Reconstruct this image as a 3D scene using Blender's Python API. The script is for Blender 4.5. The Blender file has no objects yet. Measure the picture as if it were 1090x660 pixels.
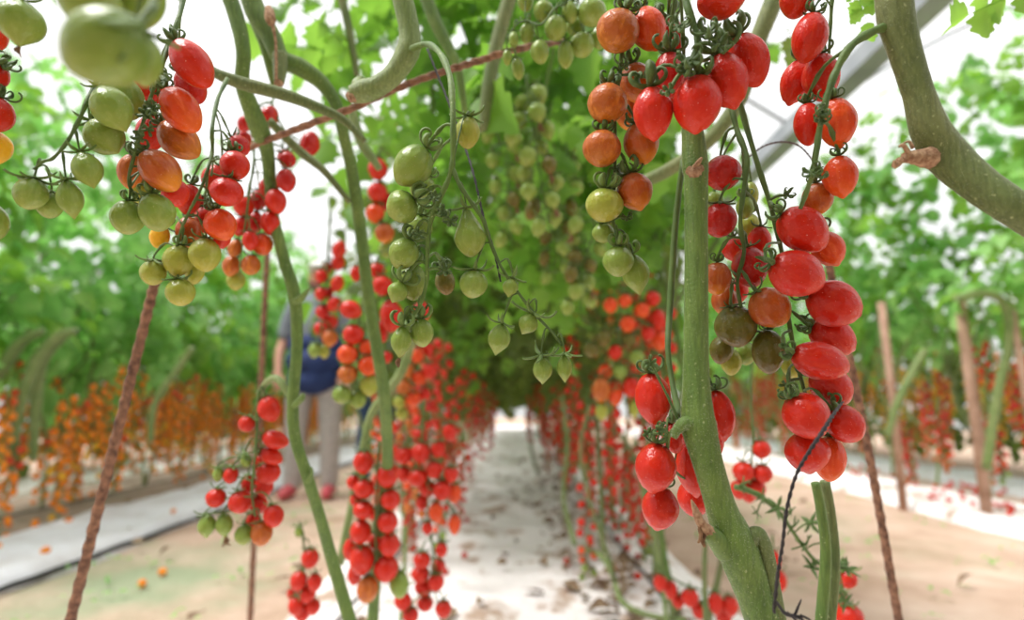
import bpy, math, random
import numpy as np
from mathutils import Vector, Matrix, Quaternion

random.seed(11); RNG = np.random.default_rng(11)
S = bpy.context.scene
C = S.collection
W_, H_ = 1090, 660
F = 605.0
PITCH = math.atan(100/F)
CAM = Vector((0, 0, 0.7))
FWD = Vector((0, math.cos(PITCH), math.sin(PITCH)))
UP = Vector((0, -math.sin(PITCH), math.cos(PITCH)))
RT = Vector((1, 0, 0))

def P(x, y, d):
    """the point of the place that stands d metres away along the view in the direction measured off the photo"""
    return CAM + FWD*d + RT*((x-545)/F*d) + UP*(-(y-330)/F*d)

def G(x, y, z=0.0):
    """point on the ground plane seen at x, y"""
    v = P(x, y, 1)-CAM
    return CAM+v*((z-CAM.z)/v.z)

# ------------------------------------------------------------------ materials
def new_mat(name):
    m = bpy.data.materials.new(name); m.use_nodes = True
    nt = m.node_tree; nt.nodes.clear()
    out = nt.nodes.new('ShaderNodeOutputMaterial')
    return m, nt, out

def node(nt, t, **kw):
    n = nt.nodes.new(t)
    for k, v in kw.items():
        if k.startswith('i_'):
            n.inputs[k[2:].replace('_', ' ')].default_value = v
        else: setattr(n, k, v)
    return n

def ramp(nt, stops):
    r = nt.nodes.new('ShaderNodeValToRGB')
    e = r.color_ramp.elements
    while len(e) < len(stops): e.new(0.5)
    for el, (p, c) in zip(e, stops):
        el.position = p; el.color = (*c, 1) if len(c) == 3 else c
    return r

def noise(nt, scale, coord='Object', detail=3, rough=0.5, vec=None):
    tc = nt.nodes.new('ShaderNodeTexCoord')
    n = nt.nodes.new('ShaderNodeTexNoise')
    n.inputs['Scale'].default_value = scale; n.inputs['Detail'].default_value = detail
    n.inputs['Roughness'].default_value = rough
    nt.links.new((vec or tc.outputs[coord]), n.inputs['Vector'])
    return n

def simple(name, c1, c2=None, scale=20, rough=0.6, bump=0.0, sheen=0.0, metallic=0.0, spec=0.5, bscale=None):
    m, nt, out = new_mat(name)
    b = node(nt, 'ShaderNodeBsdfPrincipled')
    b.inputs['Roughness'].default_value = rough
    b.inputs['Metallic'].default_value = metallic
    b.inputs['Specular IOR Level'].default_value = spec
    n = noise(nt, scale)
    r = ramp(nt, [(0.3, c1), (0.7, c2 or c1)])
    nt.links.new(n.outputs['Fac'], r.inputs[0]); nt.links.new(r.outputs[0], b.inputs['Base Color'])
    if bump:
        n2 = noise(nt, bscale or scale*2)
        bp = node(nt, 'ShaderNodeBump'); bp.inputs['Strength'].default_value = bump; bp.inputs['Distance'].default_value = 0.003
        nt.links.new(n2.outputs['Fac'], bp.inputs['Height']); nt.links.new(bp.outputs[0], b.inputs['Normal'])
    if sheen:
        b.inputs['Sheen Weight'].default_value = sheen; b.inputs['Sheen Roughness'].default_value = 0.35
    nt.links.new(b.outputs[0], out.inputs[0])
    return m

def tomato_mat(name, top, mid, tip, streak, trans=0.0):
    """skin colours along the fruit: stem shoulder, middle, blossom end"""
    m, nt, out = new_mat(name)
    b = node(nt, 'ShaderNodeBsdfPrincipled')
    b.inputs['Roughness'].default_value = 0.25
    b.inputs['Specular IOR Level'].default_value = 0.33
    b.inputs['Subsurface Weight'].default_value = 0.12
    b.inputs['Subsurface Radius'].default_value = (0.006, 0.002, 0.001)
    b.inputs['Subsurface Scale'].default_value = 1.0
    tc = node(nt, 'ShaderNodeTexCoord')
    sp = node(nt, 'ShaderNodeSeparateXYZ'); nt.links.new(tc.outputs['Object'], sp.inputs[0])
    oi = node(nt, 'ShaderNodeObjectInfo')
    add = node(nt, 'ShaderNodeVectorMath', operation='ADD')
    nt.links.new(tc.outputs['Object'], add.inputs[0])
    cmb = node(nt, 'ShaderNodeCombineXYZ'); mul = node(nt, 'ShaderNodeMath', operation='MULTIPLY'); mul.inputs[1].default_value = 40
    nt.links.new(oi.outputs['Random'], mul.inputs[0]); nt.links.new(mul.outputs[0], cmb.inputs[0]); nt.links.new(mul.outputs[0], cmb.inputs[1])
    nt.links.new(cmb.outputs[0], add.inputs[1])
    n1 = noise(nt, 2.2, vec=add.outputs[0])
    pos = node(nt, 'ShaderNodeMath', operation='MULTIPLY_ADD'); pos.inputs[1].default_value = -1; pos.inputs[2].default_value = -0.12
    nt.links.new(sp.outputs['Z'], pos.inputs[0])
    ad2 = node(nt, 'ShaderNodeMath', operation='MULTIPLY_ADD'); ad2.inputs[1].default_value = 0.35
    nt.links.new(n1.outputs['Fac'], ad2.inputs[0]); nt.links.new(pos.outputs[0], ad2.inputs[2])
    r = ramp(nt, [(0.08, top), (0.4, mid), (0.72, mid), (1.0, tip)])
    nt.links.new(ad2.outputs[0], r.inputs[0])
    # paler streaks running from stem to tip
    mp = node(nt, 'ShaderNodeMapping'); mp.inputs['Scale'].default_value = (7, 7, 0.8)
    nt.links.new(add.outputs[0], mp.inputs[0])
    n2 = noise(nt, 1.0, vec=mp.outputs[0], detail=2)
    r2 = ramp(nt, [(0.5, (0, 0, 0)), (0.75, (1, 1, 1))])
    nt.links.new(n2.outputs['Fac'], r2.inputs[0])
    mx = node(nt, 'ShaderNodeMix', data_type='RGBA'); mx.inputs['B'].default_value = (*streak, 1)
    ml = node(nt, 'ShaderNodeMath', operation='MULTIPLY'); ml.inputs[1].default_value = 0.45
    nt.links.new(r2.outputs[0], ml.inputs[0]); nt.links.new(ml.outputs[0], mx.inputs['Factor'])
    nt.links.new(r.outputs[0], mx.inputs['A'])
    # tiny pale dust specks
    n3 = noise(nt, 34, vec=add.outputs[0], detail=1)
    r3 = ramp(nt, [(0.73, (0, 0, 0)), (0.78, (1, 1, 1))])
    nt.links.new(n3.outputs['Fac'], r3.inputs[0])
    m3 = node(nt, 'ShaderNodeMath', operation='MULTIPLY'); m3.inputs[1].default_value = 0.45
    nt.links.new(r3.outputs[0], m3.inputs[0])
    mx2 = node(nt, 'ShaderNodeMix', data_type='RGBA'); mx2.inputs['B'].default_value = (0.85, 0.62, 0.5, 1)
    nt.links.new(m3.outputs[0], mx2.inputs['Factor']); nt.links.new(mx.outputs['Result'], mx2.inputs['A'])
    nt.links.new(mx2.outputs['Result'], b.inputs['Base Color'])
    hs = noise(nt, 5, vec=add.outputs[0])
    bp = node(nt, 'ShaderNodeBump'); bp.inputs['Strength'].default_value = 0.12; bp.inputs['Distance'].default_value = 0.1
    nt.links.new(hs.outputs['Fac'], bp.inputs['Height']); nt.links.new(bp.outputs[0], b.inputs['Normal'])
    b.inputs['Sheen Weight'].default_value = 0.04
    b.inputs['Sheen Roughness'].default_value = 0.4
    nt.links.new(b.outputs[0], out.inputs[0])
    return m

RIPE = {
 'R': ((0.46, 0.016, 0.006), (0.56, 0.016, 0.005), (0.60, 0.030, 0.005), (0.66, 0.050, 0.015)),
 'r': ((0.36, 0.012, 0.008), (0.44, 0.010, 0.007), (0.50, 0.016, 0.006), (0.70, 0.045, 0.03)),
 'o': ((0.56, 0.055, 0.012), (0.68, 0.060, 0.008), (0.72, 0.110, 0.010), (0.88, 0.18, 0.04)),
 'O': ((0.42, 0.105, 0.022), (0.44, 0.105, 0.016), (0.50, 0.160, 0.016), (0.90, 0.32, 0.04)),
 'B': ((0.34, 0.085, 0.020), (0.42, 0.080, 0.010), (0.72, 0.240, 0.020), (0.60, 0.22, 0.06)),
 'D': ((0.09, 0.095, 0.016), (0.12, 0.105, 0.014), (0.18, 0.110, 0.014), (0.24, 0.20, 0.04)),
 'G': ((0.11, 0.190, 0.025), (0.21, 0.300, 0.048), (0.28, 0.340, 0.065), (0.34, 0.42, 0.11)),
 'g': ((0.17, 0.230, 0.030), (0.32, 0.350, 0.045), (0.42, 0.390, 0.055), (0.45, 0.46, 0.12)),
 'P': ((0.80, 0.200, 0.010), (0.86, 0.240, 0.008), (0.88, 0.300, 0.010), (0.90, 0.40, 0.04)),
 'Y': ((0.80, 0.360, 0.030), (0.90, 0.480, 0.020), (0.90, 0.500, 0.030), (0.90, 0.60, 0.10)),
}
MT = {k: tomato_mat('tomato_skin_'+k, *v) for k, v in RIPE.items()}

STEM = simple('vine_green', (0.078, 0.155, 0.022), (0.14, 0.22, 0.040), 30, 0.6, 0.3, 0.12, bscale=400)
STEM_PALE = simple('vine_pale', (0.14, 0.22, 0.055), (0.24, 0.30, 0.11), 18, 0.6, 0.3, 0.15, bscale=300)
STEM_OLD = simple('vine_olive', (0.10, 0.15, 0.040), (0.19, 0.21, 0.08), 14, 0.7, 0.3, 0.12, bscale=200)
STALK = simple('truss_stalk_green', (0.050, 0.105, 0.018), (0.11, 0.18, 0.036), 50, 0.6, 0.2, 0.12, bscale=500)
CALYX = simple('calyx_green', (0.040, 0.085, 0.014), (0.10, 0.17, 0.030), 60, 0.55, 0.2, 0.12, bscale=500)
CALYX_L = simple('calyx_light', (0.08, 0.16, 0.025), (0.18, 0.27, 0.06), 60, 0.55, 0.2, 0.12, bscale=500)
DRY = simple('dried_brown', (0.10, 0.045, 0.02), (0.34, 0.19, 0.09), 160, 0.9, 0.5, bscale=600)
SCAR = simple('cut_scar', (0.22, 0.10, 0.05), (0.55, 0.36, 0.22), 250, 0.9, 0.6, bscale=700)
BARK = simple('rusty_rod', (0.07, 0.03, 0.018), (0.34, 0.17, 0.10), 110, 0.85, 0.5, bscale=300)
ROPE = simple('coir_rope', (0.13, 0.055, 0.03), (0.36, 0.18, 0.10), 90, 0.95, 0.6, 0.3, bscale=600)
BLACK = simple('black_twine', (0.010, 0.008, 0.010), (0.035, 0.028, 0.03), 200, 0.6, 0.4, bscale=800)
WOOD = simple('weathered_post', (0.30, 0.17, 0.11), (0.52, 0.33, 0.24), 9, 0.85, 0.3)
STEEL = simple('galvanised_steel', (0.30, 0.32, 0.34), (0.42, 0.44, 0.46), 4, 0.5, 0.0, metallic=0.3)
for _m in (STEM, STEM_PALE, STEM_OLD):      # fine lengthwise streaks and pale flecks on the vines
    nt = _m.node_tree; pb = [q for q in nt.nodes if q.type == 'BSDF_PRINCIPLED'][0]; src = pb.inputs['Base Color'].links[0].from_socket
    tc = node(nt, 'ShaderNodeTexCoord'); mp = node(nt, 'ShaderNodeMapping'); mp.inputs['Scale'].default_value = (420, 420, 22); nt.links.new(tc.outputs['Object'], mp.inputs[0])
    ns = noise(nt, 1.0, vec=mp.outputs[0], detail=3); rr_ = ramp(nt, [(.3, (.62, .64, .6)), (.7, (1.25, 1.22, 1.2))]); nt.links.new(ns.outputs['Fac'], rr_.inputs[0])
    mu = node(nt, 'ShaderNodeMix', data_type='RGBA', blend_type='MULTIPLY'); mu.inputs['Factor'].default_value = .75
    nt.links.new(src, mu.inputs['A']); nt.links.new(rr_.outputs[0], mu.inputs['B'])
    nf = noise(nt, 330, detail=1); rf = ramp(nt, [(.70, (0, 0, 0)), (.76, (.6, .6, .6))]); nt.links.new(nf.outputs['Fac'], rf.inputs[0])
    m2 = node(nt, 'ShaderNodeMix', data_type='RGBA'); m2.inputs['B'].default_value = (.45, .50, .25, 1)
    nt.links.new(rf.outputs[0], m2.inputs['Factor']); nt.links.new(mu.outputs['Result'], m2.inputs['A']); nt.links.new(m2.outputs['Result'], pb.inputs['Base Color'])
SKIN = simple('skin', (0.55, 0.27, 0.18), (0.62, 0.33, 0.24), 8, 0.55)
SHIRT = simple('grey_shirt', (0.20, 0.22, 0.27), (0.27, 0.29, 0.34), 12, 0.9, 0.2)
TROUSER = simple('heather_trousers', (0.36, 0.33, 0.33), (0.56, 0.52, 0.50), 55, 0.9, 0.2)
NAVY = simple('navy_cloth', (0.010, 0.022, 0.09), (0.02, 0.045, 0.17), 10, 0.8, 0.3)
DENIM = simple('denim', (0.03, 0.06, 0.14), (0.06, 0.11, 0.22), 30, 0.85, 0.2)
CAPM = simple('white_cap_cloth', (0.72, 0.70, 0.66), (0.80, 0.78, 0.75), 12, 0.9)
HAIR = simple('brown_hair', (0.05, 0.022, 0.014), (0.12, 0.05, 0.03), 90, 0.8)
SHOE = simple('pink_shoe', (0.55, 0.05, 0.08), (0.70, 0.15, 0.17), 20, 0.7)
HOSE = simple('drip_hose_black', (0.015, 0.015, 0.017), (0.04, 0.04, 0.042), 40, 0.5)
LITTER = simple('dead_leaf', (0.10, 0.05, 0.03), (0.32, 0.22, 0.13), 40, 0.9)

def leaf_mat(name, dark, mid, light, trans, tmix=0.45):
    m, nt, out = new_mat(name)
    n = noise(nt, 7.0, detail=1)
    oi = node(nt, 'ShaderNodeObjectInfo')
    ad = node(nt, 'ShaderNodeMath', operation='MULTIPLY_ADD'); ad.inputs[1].default_value = 0.25
    nt.links.new(oi.outputs['Random'], ad.inputs[0]); 
    sb = node(nt, 'ShaderNodeMath', operation='SUBTRACT'); sb.inputs[1].default_value = 0.12
    nt.links.new(n.outputs['Fac'], sb.inputs[0]); nt.links.new(sb.outputs[0], ad.inputs[2])
    r = ramp(nt, [(0.3, dark), (0.5, mid), (0.72, light)])
    nt.links.new(ad.outputs[0], r.inputs[0])
    b = node(nt, 'ShaderNodeBsdfPrincipled'); b.inputs['Roughness'].default_value = 0.45; b.inputs['Specular IOR Level'].default_value = 0.4
    nt.links.new(r.outputs[0], b.inputs['Base Color'])
    t = node(nt, 'ShaderNodeBsdfTranslucent')
    mx = node(nt, 'ShaderNodeMix', data_type='RGBA', blend_type='MIX'); mx.inputs['Factor'].default_value = 0.6
    mx.inputs['B'].default_value = (*trans, 1); nt.links.new(r.outputs[0], mx.inputs['A'])
    nt.links.new(mx.outputs['Result'], t.inputs[0])
    ms = node(nt, 'ShaderNodeMixShader'); ms.inputs[0].default_value = tmix
    nt.links.new(b.outputs[0], ms.inputs[1]); nt.links.new(t.outputs[0], ms.inputs[2])
    nt.links.new(ms.outputs[0], out.inputs[0])
    return m
LEAF = leaf_mat('leaf_green', (0.07, 0.17, 0.025), (0.14, 0.30, 0.045), (0.28, 0.48, 0.08), (0.42, 0.80, 0.08), 0.52)
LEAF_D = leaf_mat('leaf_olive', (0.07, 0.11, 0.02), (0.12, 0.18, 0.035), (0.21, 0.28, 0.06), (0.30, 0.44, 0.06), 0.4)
LEAF_B = leaf_mat('leaf_bluegreen', (0.12, 0.30, 0.07), (0.22, 0.46, 0.13), (0.40, 0.64, 0.22), (0.40, 0.85, 0.18), 0.5)

# ------------------------------------------------------------------ mesh building
class MB:
    def __init__(s): s.v = []; s.f = []; s.m = []; s.n = 0
    def add(s, v, f, mi=0):
        v = np.asarray(v, float)
        s.v.append(v); s.f.extend([tuple(i+s.n for i in q) for q in f]); s.m.extend([mi]*len(f)); s.n += len(v)
    def mesh(s, name, mats, smooth=True):
        me = bpy.data.meshes.new(name)
        me.from_pydata(np.concatenate(s.v).tolist(), [], s.f)
        for m in (mats if isinstance(mats, (list, tuple)) else [mats]): me.materials.append(m)
        if any(s.m): me.polygons.foreach_set('material_index', s.m)
        if smooth: me.polygons.foreach_set('use_smooth', [True]*len(s.f))
        me.update()
        return me
    def obj(s, name, mats, parent=None, loc=None, smooth=True):
        """vertices are given in world space; loc is the object's origin"""
        org = Vector(loc) if loc is not None else Vector((0, 0, 0))
        if loc is not None:
            s.v = [np.concatenate(s.v)-np.array(org)]
        o = bpy.data.objects.new(name, s.mesh(name, mats, smooth))
        C.objects.link(o)
        if parent: o.parent = parent; o.location = org-parent.location
        else: o.location = org
        return o

def tag(o, label=None, cat=None, group=None, kind=None):
    if label: o['label'] = label
    if cat: o['category'] = cat
    if group: o['group'] = group
    if kind: o['kind'] = kind
    return o

def empty(name, loc, label=None, cat=None, group=None, rot=0):
    o = bpy.data.objects.new(name, None); C.objects.link(o); o.location = loc
    o.empty_display_size = 0.02; o.rotation_euler.z = rot
    return tag(o, label, cat, group)

def catmull(pts, n):
    """pts: rows of any width -> resampled smooth rows"""
    p = np.asarray(pts, float)
    if len(p) == 2:
        t = np.linspace(0, 1, n)[:, None]; return p[0]*(1-t)+p[1]*t
    e = np.vstack([2*p[0]-p[1], p, 2*p[-1]-p[-2]])
    seg = len(p)-1; out = []
    for u in np.linspace(0, seg-1e-6, n):
        i = int(u); t = u-i
        a, b, c, d = e[i:i+4]
        out.append(0.5*((2*b)+(-a+c)*t+(2*a-5*b+4*c-d)*t*t+(-a+3*b-3*c+d)*t**3))
    return np.array(out)

def tube(mb, path, rad, sides=8, mi=0, lump=0.0, flat=1.0):
    p = np.asarray(path, float); n = len(p)
    rad = np.broadcast_to(np.asarray(rad, float), (n,))
    t = np.gradient(p, axis=0); t /= np.linalg.norm(t, axis=1)[:, None]+1e-12
    a = np.array([0, 0, 1.0]) if abs(t[0][2]) < 0.9 else np.array([1.0, 0, 0])
    u = np.cross(t[0], a); u /= np.linalg.norm(u)
    V = []
    for i in range(n):
        u = u-t[i]*np.dot(u, t[i]); u /= np.linalg.norm(u)+1e-12
        w = np.cross(t[i], u)
        for k in range(sides):
            g = 2*math.pi*k/sides
            r = rad[i]*(1+(RNG.uniform(-lump, lump) if lump else 0))
            V.append(p[i]+(u*math.cos(g)+w*math.sin(g)*flat)*r)
    f = []
    for i in range(n-1):
        for k in range(sides):
            k2 = (k+1) % sides
            f.append((i*sides+k, i*sides+k2, (i+1)*sides+k2, (i+1)*sides+k))
    f.append(tuple(range(sides))[::-1]); f.append(tuple((n-1)*sides+k for k in range(sides)))
    mb.add(V, f, mi)

def ellipsoid(mb, c, r, rot=None, n=12, m=8, mi=0):
    c = np.array(c, float); V = []; f = []
    R = np.array(rot.to_matrix()) if rot is not None else np.eye(3)
    for i in range(m+1):
        th = math.pi*i/m
        for k in range(n):
            g = 2*math.pi*k/n
            V.append(c+R@np.array([r[0]*math.sin(th)*math.cos(g), r[1]*math.sin(th)*math.sin(g), r[2]*math.cos(th)]))
    for i in range(m):
        for k in range(n):
            k2 = (k+1) % n
            f.append((i*n+k, (i+1)*n+k, (i+1)*n+k2, i*n+k2))
    mb.add(V, f, mi)

def box(mb, lo, hi, mi=0):
    x0, y0, z0 = lo; x1, y1, z1 = hi
    V = [(x0,y0,z0),(x1,y0,z0),(x1,y1,z0),(x0,y1,z0),(x0,y0,z1),(x1,y0,z1),(x1,y1,z1),(x0,y1,z1)]
    mb.add(V, [(0,3,2,1),(4,5,6,7),(0,1,5,4),(1,2,6,5),(2,3,7,6),(3,0,4,7)], mi)

# ------------------------------------------------------------------ tomatoes
def prof(shape, t):
    s = math.sin(math.pi*t)
    if shape == 'plum': r = max(s, 0)**0.56*(1.0-0.06*(t-0.45))
    elif shape == 'tip':
        r = max(s, 0)**0.60*(1.03-0.20*max(t-0.4, 0))
        if t > 0.9: r = min(r, 0.36*(1-(t-0.9)/0.1)**0.62+0.0)
    elif shape == 'round': r = max(s, 0)**0.5
    elif shape == 'pear': r = (max(s, 0)**0.55)*(0.50+0.62*min(1, t/0.62)**1.5)*(0.93)
    elif shape == 'lemon':
        r = max(math.sin(math.pi*min(t*1.04, 1)), 0)**0.8
        if t > 0.72: r = max(math.sin(math.pi*0.72*1.04), 0)**0.8*(1-((t-0.72)/0.28))**1.0*0.98+0.02*(1-t)
    return 0.5*r
SHAPES = {}
def lathe_verts(shape, seg, rings, seed):
    rg = random.Random(seed)
    ribs = rg.choice([2, 3, 3, 4]); ra = rg.uniform(0.008, 0.03); ph = rg.uniform(0, 6)
    bx, by = rg.uniform(-0.03, 0.03), rg.uniform(-0.03, 0.03)
    V = []; f = []
    for i in range(rings+1):
        t = i/rings
        t = 0.5-0.5*math.cos(math.pi*t)
        r = prof(shape, min(max(t, 0), 1))
        z = -t
        if t < 0.08: z = -t-0.035*(1-t/0.08)
        for k in range(seg):
            g = 2*math.pi*k/seg
            rr = r*(1+ra*math.cos(ribs*g+ph)*(1-0.5*t))
            V.append((rr*math.cos(g)+bx*math.sin(math.pi*t), rr*math.sin(g)+by*math.sin(math.pi*t), z))
    for i in range(rings):
        for k in range(seg):
            k2 = (k+1) % seg
            f.append((i*seg+k, (i+1)*seg+k, (i+1)*seg+k2, i*seg+k2))
    return V, f
def tomato_mesh(shape, col, var, hi=True):
    key = (shape, col, var, hi)
    if key not in SHAPES:
        mb = MB(); v, f = lathe_verts(shape, 28 if hi else 12, 22 if hi else 9, hash(shape) % 1 + var*7+len(shape))
        mb.add(v, f); SHAPES[key] = mb.mesh('tomato_'+shape, MT[col])
    return SHAPES[key]

def calyx_mesh(kind, seed, mat):
    rg = random.Random(seed); mb = MB()
    n = rg.choice([5, 6, 6]) if kind != 'star' else 5
    ellipsoid(mb, (0, 0, 0.02), (0.15, 0.15, 0.07), n=8, m=4)
    tube(mb, [(0, 0, 0.02), (0, 0, 0.14)], [0.07, 0.05], 6)
    for k in range(n):
        g = 2*math.pi*k/n+rg.uniform(-.2, .2)
        if kind == 'curl': k_ = rg.uniform(2.8, 5.6); th = rg.uniform(-0.25, 0.25); ln = rg.uniform(0.95, 1.3)
        elif kind == 'open': k_ = rg.uniform(0.3, 1.8); th = rg.uniform(-0.45, 0.1); ln = rg.uniform(0.8, 1.1)
        elif kind == 'hang': k_ = rg.uniform(-0.6, 0.3); th = rg.uniform(-0.9, -0.4); ln = rg.uniform(0.8, 1.1)
        else: k_ = rg.uniform(-.5, 0.5); th = rg.uniform(0.05, 0.5); ln = rg.uniform(0.6, 0.8)
        drift = rg.uniform(-1.0, 1.0); M = 12
        r, z, lat = 0.08, 0.02, 0.0; rows = []
        for i in range(M+1):
            s = i/M
            rows.append((r, z, lat, s))
            a = th+k_*s*s*0.9+k_*0.25*s
            r += math.cos(a)*ln/M; z += math.sin(a)*ln/M; lat += drift*0.25*s*ln/M
        V = []; f = []
        wmax = 0.15 if kind == 'curl' else 0.12
        for i, (r, z, lat, s) in enumerate(rows):
            w = wmax*(0.55+1.2*s if s < .35 else 0.97)*(1-max(s-.35, 0)/.65)**0.75+0.008
            a = th+k_*s*s*0.9+k_*0.25*s
            nx, nz = -math.sin(a), math.cos(a)
            for (dl, dn) in ((-w, 0.03), (0, -0.045), (w, 0.03), (0, 0.065)):
                x, y, zz = r+nx*dn, lat+dl, z+nz*dn
                V.append((x*math.cos(g)-y*math.sin(g), x*math.sin(g)+y*math.cos(g), zz))
        for i in range(M):
            for q in range(4):
                q2 = (q+1) % 4
                f.append((i*4+q, i*4+q2, (i+1)*4+q2, (i+1)*4+q))
        f.append((3, 2, 1, 0)); f.append(tuple(M*4+q for q in range(4)))
        mb.add(V, f)
    return mb.mesh('calyx', mat)
CAL = {}
def get_calyx(kind, i, light):
    key = (kind, i, light)
    if key not in CAL: CAL[key] = calyx_mesh(kind, i*13+len(kind), CALYX_L if light else CALYX)
    return CAL[key]
_mb = MB()
for q in range(3):
    tube(_mb, catmull([(0.04*q, 0, 0), (0.15*math.sin(q*2), 0.1*q, -0.25), (0.35*math.cos(q*2), 0.2*math.sin(q*3), -0.5)], 6), [0.10, 0.11, 0.10, 0.07, 0.05, 0.02], 5, lump=0.3)
DRYTIP = _mb.mesh('dried_blossom', DRY)

PLACED = []      # sample points + radius of every close tomato, so that none runs into another
def clear_depth(c, ax, L, W, ray):
    """slide a fruit back along the sight line until it clears its neighbours"""
    h = max(L-W, 0)/2; r = W*0.5
    for it in range(40):
        pts = [np.array(c+ax*(h*q)) for q in (-1, -.5, 0, .5, 1)]
        hit = False
        for (P2, r2) in PLACED:
            if np.linalg.norm(P2[2]-pts[2]) > 0.12: continue
            for a in pts:
                if np.min(np.linalg.norm(P2-a, axis=1)) < (r+r2)*0.93: hit = True; break
            if hit: break
        if not hit: break
        c = c+ray*0.002
    PLACED.append((np.array(pts), r))
    return c

def frame(direction, spin):
    q = Vector((0, 0, -1)).rotation_difference(direction)
    return q @ Quaternion((0, 0, 1), spin)

def truss(label, d, rachis, toms, rr=None, group=None, hi=True, calyx='curl', cal_s=None, rd=0.0, stalk=None, rnd=None, name='tomato_truss', light=False, cat='tomato truss', cprob=1.0, loops=()):
    """rachis: (x, y[, depth offset]) down the truss; toms: (x, y, W, L, angle, colour, shape[, depth offset[, tilt]])"""
    rg = random.Random(label)
    R = [P(q[0], q[1], d+rd+(q[2] if len(q) > 2 else 0)) for q in rachis]
    root = empty(name, R[0], label, cat, group)
    path = catmull([tuple(v) for v in R], 10*len(R))
    k = d/F
    rr = rr or 2.6
    r0 = rr*k
    mb = MB()
    n = len(path)
    tube(mb, path, np.linspace(r0, r0*0.5, n)*(1+0.12*np.sin(np.linspace(0, n*0.55, n))), 8 if hi else 6, lump=0.05)
    for T in toms:
        x, y, Wp, Lp, ang, col, shp = T[:7]
        if not hi: Wp *= 1.13; Lp *= 1.13
        dd = T[7] if len(T) > 7 else 0; tilt = T[8] if len(T) > 8 else rg.uniform(-.35, .25)
        a = math.radians(ang)
        ax = (RT*math.sin(a)-UP*math.cos(a)+FWD*tilt*0.6).normalized()
        c = P(x, y, d+dd); ray = (c-CAM).normalized()
        w, l = Wp*k, Lp*k
        c2 = clear_depth(c, ax, l, w, ray)
        sc = (c2-CAM).length/(c-CAM).length
        sc = 1+(sc-1)*0.7
        w *= sc; l *= sc
        st = c2-ax*(l/2)
        o = bpy.data.objects.new('tomato', tomato_mesh(shp, col, rg.randrange(3), hi)); C.objects.link(o)
        o.parent = root; o.rotation_mode = 'QUATERNION'
        q = frame(ax, rg.uniform(0, 6.28)); o.rotation_quaternion = q
        o.location = st-root.location; o.scale = (w, w, l)
        if rg.random() < cprob:
            cs = (cal_s or 17)*k*rg.uniform(0.9, 1.25)
            kd = calyx if calyx != 'mix' else rg.choice(['curl', 'open'])
            cm = bpy.data.objects.new('calyx', get_calyx(kd, rg.randrange(5), light or col in 'Gg')); C.objects.link(cm)
            cm.parent = o; cm.scale = (cs/w, cs/w, cs/l); cm.location = (0, 0, -0.02)
        if shp == 'lemon' and rg.random() < 0.4:
            b = bpy.data.objects.new('dried_blossom', DRYTIP); C.objects.link(b); b.parent = o
            b.scale = (0.011/w*d/.45, 0.011/w*d/.45, 0.014/l*d/.45); b.location = (0, 0, -0.99)
        # pedicel from the rachis to the stem end, with its swollen knuckle
        s_ = np.array(st)
        up_ = s_-np.array(ax)*0.012
        i = int(np.argmin(np.linalg.norm(path-up_-np.array([0, 0, 0.006]), axis=1)))
        a0 = path[i]; mid = (a0*0.45+up_*0.55)+np.array([0, 0, 0.004])
        pp = catmull([tuple(a0), tuple(mid), tuple(s_-np.array(ax)*0.004), tuple(s_+np.array(ax)*0.02*l)], 10)
        pr = r0*0.42*np.array([1.2, 1, .9, 1.0, 1.6, 1.0, .95, 1, 1.2, 1.5])
        tube(mb, pp, pr, 6)
    for (x, y, sz) in loops:      # curled sepals of fruit whose stem ends face the viewer
        i = int(np.argmin([np.linalg.norm(q-np.array(P(x, y, np.dot(q-np.array(CAM), np.array(FWD))))) for q in path]))
        dq = float(np.dot(path[i]-np.array(CAM), np.array(FWD)))
        c = P(x, y, dq-.008)
        o = bpy.data.objects.new('calyx', get_calyx('curl', rg.randrange(5), light)); C.objects.link(o); o.parent = root
        o.location = c-root.location; o.scale = (sz*k*.62,)*3; o.rotation_euler = (math.radians(rg.uniform(50, 100)), rg.uniform(-.5, .5), rg.uniform(-.6, .6))
        tube(mb, catmull([tuple(path[i]), tuple((Vector(path[i])+c)/2+Vector((0, 0, .002))), tuple(c)], 6), r0*.5, 6)
    mb.obj('stalk', stalk or STALK, root, loc=R[0])
    return root

# ------------------------------------------------------------------ the close vines
def px_path(pts, per=8):
    """pts: (x, y, d, width px) -> smooth centre line and radii in metres"""
    w = [(*P(x, y, d), wd*0.5*d/F) for x, y, d, wd in pts]
    c = catmull(w, per*(len(pts)-1)+1)
    return c[:, :3], c[:, 3]
def vine_part(name, parts, mat, parent, sides=14, lump=0.02, per=8):
    for pts in parts:
        mb = MB(); c, r = px_path(pts, per); tube(mb, c, r, sides, lump=lump)
        o = mb.obj(name, mat, parent, loc=P(*pts[-1][:3]))
    return o
def vine(label, name='tomato_vine', cat='tomato vine', at=None, group=None):
    return empty(name, at, label, cat, group)

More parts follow.
